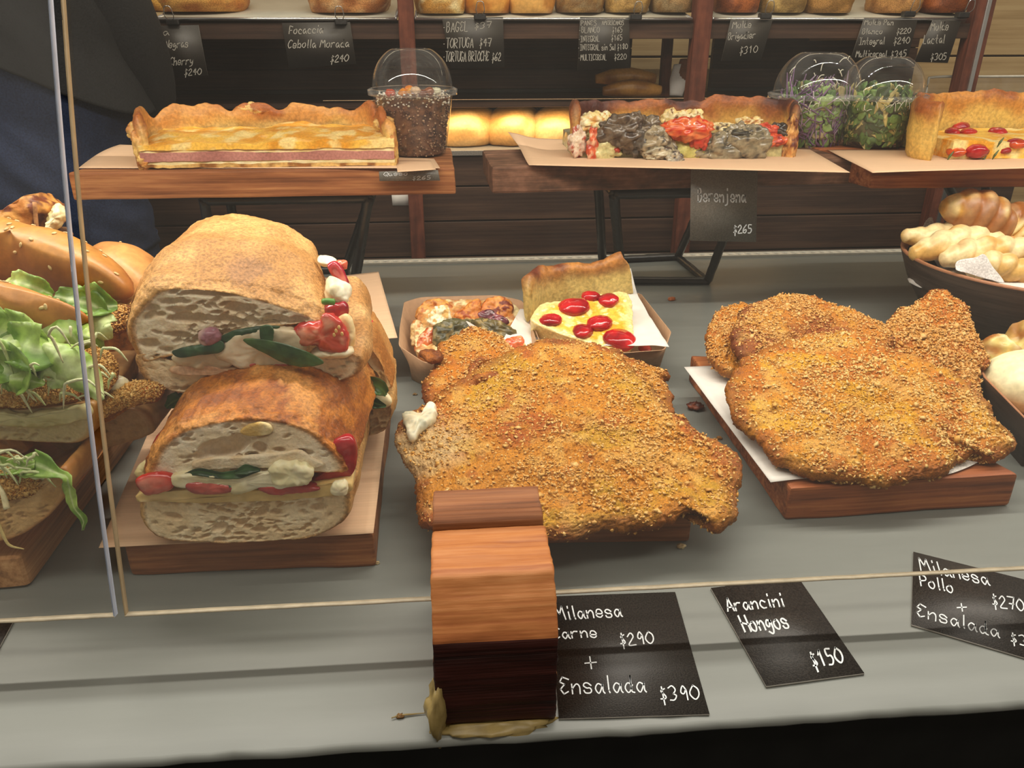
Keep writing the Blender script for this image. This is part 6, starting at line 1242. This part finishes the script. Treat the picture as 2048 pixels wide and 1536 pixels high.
# ================================================================== salad cups with domed lids
def lathe(prof, c, m=64):
    th = np.linspace(0, 2*np.pi, m, endpoint=False); V = np.vstack([np.stack([r*np.cos(th), r*np.sin(th), np.full(m, z)], 1) for r, z in prof])+c
    return V, np.vstack([ringq(a*m, a*m+m, m) for a in range(len(prof)-1)])
def cup(label, cxpx, ybase, yrim, ytop, wrim, wbase, Y, zb_, kind, seed):
    c = onY(cxpx, ybase, Y); c[2] = zb_; zr_ = onY(cxpx, yrim, Y)[2]-zb_; zt2 = onY(cxpx, ytop, Y)[2]-zb_; dd = depth(c)
    rr, rb = wrim/2*dd/F, wbase/2*dd/F; t = thing('salad_cup', c, label, 'salad cup', 'domed salad cups')
    pr1 = [(rb*.02, .001), (rb*.9, .001), (rb, .004), (rb+(rr*.90-rb)*.5, zr_*.5), (rr*.90, zr_*.97)]; V, Q = lathe(pr1, c); make('cup_wall', V, [Q], M['plastic'], t)
    pr2 = [(rr*.90, zr_*.96), (rr*1.0, zr_*.95), (rr*1.0, zr_*.98), (rr*1.01, zr_*1.03), (rr*.95, zr_*1.05), (rr*.90, zr_*1.04)]; V, Q = lathe(pr2, c); make('rim', V, [Q], clearrim, t)
    hd = zt2-zr_*1.04; R0 = rr*.90; prd = [(R0*math.cos(a)**.85, zr_*1.04+hd*math.sin(a)/math.sin(1.12)) for a in np.linspace(0, 1.12, 16)]; prd += [(prd[-1][0]*.93, prd[-1][1]+.0006), (prd[-1][0]*.92, prd[-1][1]-.001)]
    V, Q = lathe(prd, c); make('dome_lid', V, [Q], M['plastic'], t)
    rs = random.Random(seed); zf_ = zr_*.93
    def inside(z, f=.93): k = min(max(z/(zr_*.97), 0), 1); return (rb+(rr*.90-rb)*k)*f
    if kind == 'grain':
        V, Q, T = blob(c+[0, 0, zf_*.47], (1, 1, 1), seed, 0, nu=60, nv=40); L = V-c-[0, 0, zf_*.47]; z = np.clip(L[:, 2]*1.3, -1, 1)*zf_*.46+zf_*.47; rad = np.array([inside(q, .90) for q in z])*np.minimum(np.linalg.norm(L[:, :2], axis=1)*1.8, 1)
        a = np.arctan2(L[:, 1], L[:, 0]); V = np.stack([rad*np.cos(a), rad*np.sin(a), z+.006*(1-np.minimum(np.linalg.norm(L[:, :2], axis=1), 1))*(z > zf_*.5)], 1)+c
        V = V+.0008*np.stack([fbm(V, 300, 2, k) for k in range(3)], 1); make('grain_salad', V, [Q, T], M['grain'], t, mixc(lin('#4a2c20'), lin('#7c543a'), ss(-.4, .4, fbm(V, 200, 3, 2))))
        parts = []
        for k in range(1500):
            z = rs.uniform(.01, 1)*zf_; a = rs.uniform(0, 6.28); r_ = inside(z, .93) if rs.random() < .8 or z < zf_*.9 else rs.random()**.5*inside(z, .93)
            if rs.random() < .25: z = zf_*rs.uniform(.95, 1.06); r_ = rs.random()**.5*inside(zf_, .9)
            s_ = rs.uniform(.0009, .0019); v, q, t_ = blob(c+[r_*math.cos(a), r_*math.sin(a), z], (s_, s_*.9, s_*.8), k, .1, nu=6, nv=4)
            cc = rs.choice(['#6b4330', '#7c5640', '#4a2c20', '#8f6a4c', '#a58464', '#5c3a2a', '#b89878']) if z < zf_*.86 or rs.random() < .25 else rs.choice(['#e6dcc0', '#efe9d6', '#d8ccae', '#f4f0e2']); parts.append((v, q, t_, lin(cc)))
        v, q, t_, cc = join(parts); o = make('grains', v, [q, t_], M['grain'], t, cc); o['kind'] = 'stuff'
        for k, (dx, dy, cc) in enumerate([(-.012, -.03, '#e08a1c'), (.0, -.035, '#e8a030'), (-.004, -.028, '#dd7e18'), (.014, -.038, '#7a4228'), (.024, -.034, '#8f5230'), (.006, -.042, '#d8bc9c'), (-.03, -.030, '#c04a24'), (.034, -.03, '#d8d4b4')]):
            v, q, t_ = blob(c+[dx, dy, zf_+.006+.002*(k % 3)], (.007, .005, .0055), k, .2, nu=16, nv=10); make('topping_cube' if k not in (3, 4) else 'almond', v, [q, t_], M['wet'], t, lin(cc))
    else:
        cols_ = {'cabbage': ['#6c4a72', '#86648c', '#a08aa2', '#6c8a48', '#8aa65c', '#55753c', '#b0a070', '#7a567c'], 'pasta': ['#54702f', '#3f5628', '#6f8c44', '#c2b068', '#cfc07c', '#37491f', '#b8a660', '#5f7c42']}[kind]
        V, Q, T = blob(c+[0, 0, zf_*.47], (inside(zf_*.4, .8), inside(zf_*.4, .8), zf_*.47), seed, .1, nu=40, nv=26, power=.75); make('salad_core', V, [Q, T], M['leaf'], t, lin('#5a5a38' if kind == 'pasta' else '#5c4a5c'))
        parts = []
        for k in range(520):
            zz_ = rs.uniform(.06, 1.0); z = zz_*zf_; a = rs.uniform(0, 6.28); r_ = inside(z, .84)
            if rs.random() < .3: z = zf_*rs.uniform(.95, 1.25); r_ = rs.random()**.5*inside(zf_, .75)
            p = c+[r_*math.cos(a), r_*math.sin(a), z]; tt = np.array([-math.sin(a), math.cos(a), 0]); L = rs.uniform(.012, .028); vv = np.array([0, 0, 1.0])*rs.uniform(-1, 1)+tt*rs.uniform(-1, 1); vv /= np.linalg.norm(vv)
            ci = rs.randrange(len(cols_)); hexc = cols_[ci]
            if kind == 'cabbage' and ci in (0, 1, 2, 7): v, q, t_ = tube([p-vv*L, p+[0, 0, .003*rs.uniform(-1, 1)], p+vv*L], [.0006, .0016, .0007], 5, 8); parts.append((v, q, t_, lin(hexc)))
            else:
                wd_ = rs.uniform(.010, .022) if ci not in (3, 4, 6) or kind != 'pasta' else .007
                V_, Q_, T_, C_ = ribbon([p-vv*L*.5, p+[0, 0, .002], p+vv*L*.5], (wd_*.2, wd_, wd_*.25), nrm=(math.cos(a), math.sin(a), .2), seed=k, nu=10, nv=5, curl=.2*rs.uniform(-1, 1), c1=hexc, c2=hexc, rib=hexc, ruffle=.001); parts.append((V_, Q_, T_, C_))
        v, q, t_, cc = join(parts); o = make('salad_leaves', v, [q, t_], M['leaf'], t, cc); o['kind'] = 'stuff'
        parts = []
        for k in range(60):
            a = rs.uniform(3.3, 6.1) if rs.random() < .7 else rs.uniform(0, 6.28); z = zf_*rs.uniform(.75, 1.3); r_ = inside(min(z, zf_), .87) if z < zf_ else rs.random()**.5*inside(zf_, .7); p = c+[r_*math.cos(a), r_*math.sin(a), z]; d = np.array([rs.uniform(-1, 1), rs.uniform(-.3, .3), rs.uniform(-1, 1)])*.007
            v, q, t_ = tube([p-d, p+[0, 0, .002], p+d], .0006, 5, 7); parts.append((v, q, t_, lin('#e9e2cc')))
        if kind == 'cabbage':
            for k in range(12):
                a = rs.uniform(3.4, 6.0); b_ = rs.uniform(.2, 1.0); q0 = np.array([R0*math.cos(b_)**.85*math.cos(a)*.97, R0*math.cos(b_)**.85*math.sin(a)*.97, zr_*1.04+hd*math.sin(b_)/math.sin(1.12)*.98]); d = np.array([rs.uniform(-1, 1), 0, rs.uniform(-1, 1)])*.006
                v, q, t_ = tube([c+q0-d, c+q0+[0, .001, .002], c+q0+d], .0006, 5, 7); parts.append((v, q, t_, lin('#e9e2cc')))
        v, q, t_, cc = join(parts); o = make('grated_cheese', v, [q, t_], M['cream'], t, cc); o['kind'] = 'stuff'
    return t
clearrim = clear('plastic_rim', tint=(.93, .93, .93), ior=1.5, haze=.12, rough=.05, hs=(25, 25, 25))
cup('domed cup of brown grain salad topped with nuts and cheese, beside the ham quiche', 832, 312, 182, 98, 172, 122, 1.20, zbT+.0022, 'grain', 1)
cup('domed cup of purple cabbage salad, left one of the two behind the aubergine quiche', 1612, 318, 190, 106, 180, 118, 1.255, zbT+.0022, 'cabbage', 2)
cup('domed cup of green pasta salad, right one of the pair', 1737, 318, 192, 114, 172, 118, 1.215, zr+.0385, 'pasta', 3)

# ================================================================== breadstick bowl at the right
zrim = .110; pl_ = onZ(1818, 508, zrim); Rb = .175; cb = pl_+[Rb*.98, -.03, -zrim]; cb[2] = 0
bw = thing('serving_bowl', cb, 'large dark wooden bowl holding the breadsticks at the right edge', 'bowl')
prof = [(.001, .001), (.085, .001), (.10, .006), (.135, .03), (.160, .07), (Rb, zrim-.003), (Rb, zrim), (Rb-.004, zrim), (Rb-.010, zrim-.01), (.150, .07), (.12, .035), (.08, .012), (.001, .011)]
V, Q = lathe(prof, cb, 120); Q, _ = fixn(V, Q); cyz = V[Q].mean(1)[:, 2]; cr = np.linalg.norm((V[Q].mean(1)-cb)[:, :2], axis=1)
make('bowl_body', V, [Q], None, bw, mats=[M['bowl_dark'], M['bowl_rim']], mi=((cyz > zrim-.006)).astype(int))
def twist(path, r, turns, seed, label, c1='#dcae62', c2='#efd9a4', c3='#b97a34', n=150):
    P = open_curve(path, n); m = 40; u = np.linspace(0, 1, n); taper = np.clip(np.minimum(u, 1-u)/.16, 0, 1); rad = r*(.55+.45*ss(0, 1, taper))*np.sqrt(np.clip(np.minimum(u, 1-u)/.02, 0.05, 1))
    Tn = np.gradient(P, axis=0); Tn /= np.linalg.norm(Tn, axis=1)[:, None]; A = np.cross(Tn, [0, 0, 1]); A /= np.linalg.norm(A, axis=1)[:, None]; B = np.cross(A, Tn)
    th = np.linspace(0, 2*np.pi, m, endpoint=False)[None]; ph = 2*np.pi*turns*u[:, None]; lobe = np.abs(np.cos(th-ph)); amp = ss(0, .6, taper)[:, None]
    rr = rad[:, None]*(1-amp*.16+amp*.24*lobe**.8); V = (P[:, None]+rr[..., None]*(np.cos(th)[..., None]*A[:, None]+np.sin(th)[..., None]*B[:, None])).reshape(-1, 3)
    V = np.vstack([V, P[:1], P[-1:]]); Q = np.vstack([ringq(a*m, a*m+m, m) for a in range(n-1)]); i = np.arange(m); j = (i+1) % m
    T = np.vstack([np.stack([j, i, np.full(m, n*m)], 1), np.stack([(n-1)*m+i, (n-1)*m+j, np.full(m, n*m+1)], 1)]); Q, T = fixn(V, Q, T); V = V+normals(V, Q, T)*(.0006*fbm(V, 60, 3, seed))[:, None]
    Cc = mixc(lin(c1), lin(c2), ss(-.5, .4, fbm(V, 28, 3, seed))); Cc = mixc(Cc, lin(c3), ss(.2, .7, fbm(V, 22, 3, seed+4))*.8)
    return tag(make('breadstick', V, [Q, T], M['smooth_crust'], None, Cc), label, 'breadstick', 'twisted breadsticks in the bowl')
twist([onY(1803, 470, 1.03), onY(1860, 475, 1.03), onY(1930, 462, 1.04), onY(2010, 470, 1.06), onY(2120, 500, 1.08)], .0175, 4.6, 1, 'uppermost long twisted breadstick pointing left out of the bowl')
twist([onY(1818, 512, .99), onY(1870, 495, .99), onY(1930, 478, 1.0), onY(2010, 488, 1.01), onY(2130, 515, 1.03)], .019, 4.6, 2, 'second twisted breadstick with plain tip resting on the bowl rim')
twist([onY(1880, 522, .96), onY(1940, 505, .965), onY(2010, 500, .97), onY(2080, 512, .98), onY(2170, 530, .99)], .018, 4.6, 3, 'third twisted breadstick with brown tip, below the other two')
twist([onY(1935, 545, .93), onY(1985, 530, .935), onY(2040, 545, .935), onY(2100, 560, .94), onY(2180, 580, .95)], .018, 4.6, 4, 'lowest twisted breadstick beside the white napkin')
def shell(path, r, seed, label, ridges=6):
    P = open_curve(path, 90); V, Q, T = tube(P, [r*.3, r*.8, r, r, r*.75, r*.3], 36); u = np.concatenate([np.repeat(np.linspace(0, 1, 90), 36), [0, 1]]); ctr = np.vstack([np.repeat(P, 36, 0), P[:1], P[-1:]])
    V = ctr+(V-ctr)*(1+.14*np.abs(np.sin(u*math.pi*ridges)))[:, None]; V = V+normals(V, Q, T)*(.0008*fbm(V, 60, 3, seed))[:, None]
    Cc = mixc(lin('#dba852'), lin('#f0d898'), ss(.2, .9, np.abs(np.sin(u*math.pi*ridges))+.3*fbm(V, 40, 2, seed))); Cc = mixc(Cc, lin('#8f4a20'), ss(.1, .6, fbm(V, 18, 3, seed+3))*.85)
    return tag(make('twisted_roll', V, [Q, T], M['smooth_crust'], None, Cc), label, 'pastry', 'ridged rolls in the bowl')
shell([onY(1884, 412, 1.035), onY(1920, 418, 1.03), onY(1960, 430, 1.025), onY(1998, 455, 1.02), onY(2020, 480, 1.02)], .030, 1, 'browned ridged roll at the back left of the bowl')
shell([onY(2000, 428, 1.02), onY(2020, 440, 1.02), onY(2050, 460, 1.015), onY(2090, 480, 1.01)], .030, 2, 'pale ridged roll at the back right of the bowl')
V, Q, T = blob(cb+[-.02, -.01, .070], (.125, .125, .026), 7, .22, nu=50, nv=24); tag(make('napkin', V, [Q, T], M['white_paper']), 'white napkin bunched inside the bowl under the breadsticks', 'napkin')
lump('napkin', [(1910, 536), (1915, 522), (1950, 515), (1966, 510), (1985, 535), (2010, 565), (1980, 560), (1940, 548), (1915, 542)], (onY(1950, 540, .905), np.array([-.1, -1.0, .6])), .0008, None, '#d6d0cc', '#e6e0dc', 'grain', 8, label='folded white napkin corner lying over the lowest breadstick', cat='napkin', amp=0, und=.006)
lump('napkin', [(1843, 470), (1850, 445), (1864, 434), (1870, 455), (1868, 475), (1850, 480)], (onY(1858, 455, 1.09), np.array([-.1, -1.0, .3])), .0008, None, '#d6d0cc', '#e6e0dc', 'grain', 9, label='white napkin point standing up behind the top breadstick', cat='napkin', amp=0, und=.004)
# wooden box tray with pastry
zT = .052; A_ = onZ(1956, 742, zT); B_ = onZ(2062, 850, zT); D_ = onZ(1948, 684, zT); bxt = thing('wooden_box_tray', (A_+[.12, .05, 0])*[1, 1, 0], 'brown wooden box tray with thin rim at the right edge', 'tray')
outer = [D_, A_*.7+D_*.3, A_+(B_-A_)*.12, B_, B_+[.12, -.005, 0], B_+[.20, .02, 0], D_+[.28, .0, 0], (D_+[.28, 0, 0])*.5+D_*.5]
O = closed([p*[1, 1, 0] for p in outer], 120, False); c = O.mean(0); rws = []
for k, z in ((.02, .0005), (.93, .0005), (1, zT-.0005), (1, zT), (.985, zT), (.975, zT-.001), (.80, .012), (.02, .012)): rws.append(c*[1, 1, 0]+(O-c)*[k, k, 0]+[0, 0, z])
V = np.vstack(rws); Q = np.vstack([ringq(a*120, a*120+120, 120) for a in range(7)]); Q, _ = fixn(V, Q); cz = V[Q].mean(1); rd = np.linalg.norm((cz-c)[:, :2], axis=1)
inside_ = (np.repeat(np.arange(7), 120) >= 2).astype(int); make('tray_body', V, [Q], None, bxt, mats=[M['bowl_dark'], M['bowl_rim']], mi=inside_, smooth=False)
ps = thing('cheese_pastry', onZ(2040, 770, .013), 'pale glazed pinched pastry with browned peaks in the box tray', 'pastry')
V, Q, T = blob(onZ(2075, 765, .04), (.062, .05, .034), 3, .06, 1.2, nu=70, nv=40); make('pastry_body', V, [Q, T], M['smooth_crust'], ps, mixc(lin('#d9cf9c'), lin('#e9e2b8'), ss(-.4, .4, fbm(V, 30, 2, 3))))
for k, (px, r, fl) in enumerate([((1990, 712), .024, (1.1, .9, 1.0)), ((1985, 745), .018, (.7, .9, 1.3)), ((2055, 700), .028, (1.0, .9, 1.2)), ((2015, 722), .018, (1.6, .8, .6))]):
    V, Q, T = blob(onY(px[0], px[1], onZ(2030, 720, .05)[1]), np.array(fl)*r, k+4, .25, 1.3, nu=50, nv=30); zt__ = V[:, 2].max()
    make('pinched_fold', V, [Q, T], M['smooth_crust'], ps, mixc(mixc(lin('#dcc878'), lin('#ece0ac'), ss(-.3, .4, fbm(V, 40, 2, k))), lin('#9a4f14'), ss(.55, 1.0, (V[:, 2]-V[:, 2].min())/(zt__-V[:, 2].min())+.35*fbm(V, 50, 2, k+3))*.9))

# ================================================================== price cards on the deck and boards
dk = (np.array([0, 0, .0003]), ZU)
card('black beef cutlet card right of the wooden block', [(1098, 1195), (1350, 1186), (1419, 1431), (1118, 1440)], dk,
     [('Milanesa', (1112, 1241), (1249, 1233), (-6, -26)), ('Carne', (1108, 1278), (1200, 1275), (-5, -22)), ('$290', (1240, 1292), (1312, 1287), (-5, -24)), ('+', (1160, 1340), (1204, 1336), (-4, -28)), ('Ensalada', (1122, 1388), (1298, 1385), (-4, -34)), ('$390', (1320, 1402), (1404, 1398), (-6, -28))], 3.6, T=.0011)
card('black mushroom arancini card lying centre right on the deck', [(1421, 1179), (1596, 1158), (1728, 1350), (1532, 1376)], dk,
     [('Arancini', (1456, 1224), (1574, 1212), (-8, -26), 4.0), ('Hongos', (1490, 1264), (1584, 1256), (-14, -32), 4.6), ('$150', (1626, 1336), (1692, 1324), (-12, -30), 4.8)], 4.2, T=.0016)
card('black chicken cutlet card at the right edge of the deck', [(1826, 1106), (2105, 1176), (2120, 1340), (1822, 1252)], dk,
     [('Milanesa', (1842, 1142), (1984, 1172), (-8, -26)), ('Pollo', (1842, 1172), (1912, 1188), (-4, -24)), ('$270', (1984, 1212), (2052, 1224), (-4, -24)), ('+', (1906, 1224), (1942, 1222), (-3, -18)), ('Ensalada', (1834, 1232), (2004, 1278), (0, -26)), ('$370', (2020, 1284), (2100, 1305), (-3, -20))], 3.4, T=.0014)
card('dark card corner at the far left edge of the deck', [(-120, 1255), (30, 1241), (-8, 1312), (-150, 1330)], dk, [], 3, T=.0014)
card('grey aubergine card hanging from the middle raised board', [(1382, 335), (1515, 338), (1512, 484), (1380, 481)], (np.array([0, 1.066, 0]), YN), [('Berenjena', (1396, 403), (1494, 404), (0, -26), 3.6), ('$265', (1466, 467), (1506, 465), (0, -16), 3.0)], 2.4, M['slate_grey'], .0008)
card('small ham and cheese card lying against the front of the left raised board', [(758, 343), (876, 340), (880, 361), (759, 362)], (np.array([0, 1.070, 0]), YN), [('Queso', (768, 352), (818, 350), (0, -8), 1.7), ('$265', (824, 360), (864, 358), (0, -7), 1.7)], 1.7, M['slate_grey'], .0008)
sheet('kraft_flap', [(795, 345), (872, 340), (862, 322), (792, 322)], [zbT+.001]*4, 'ribbed kraft paper flap under the nut salad cup', seed=4, nu=10, nv=10, h=lambda u, v, P: .0006+0*u)
# deck grime
scrap((800, 1434), .0022, 0, 'tiny brown twig like crumb at the front of the deck left of the block', '#6a4a20', '#8a6430', 20)
V, Q, T = tube([onZ(783, 1436, .0012), onZ(800, 1431, .0014), onZ(830, 1428, .001), onZ(872, 1424, .001)], [.0004, .0007, .0004, .0002], 5, 20); tag(make('dried_twig', V, [Q, T], M['glue']), 'thin dried stem lying on the front of the deck left of the block', 'food scrap')
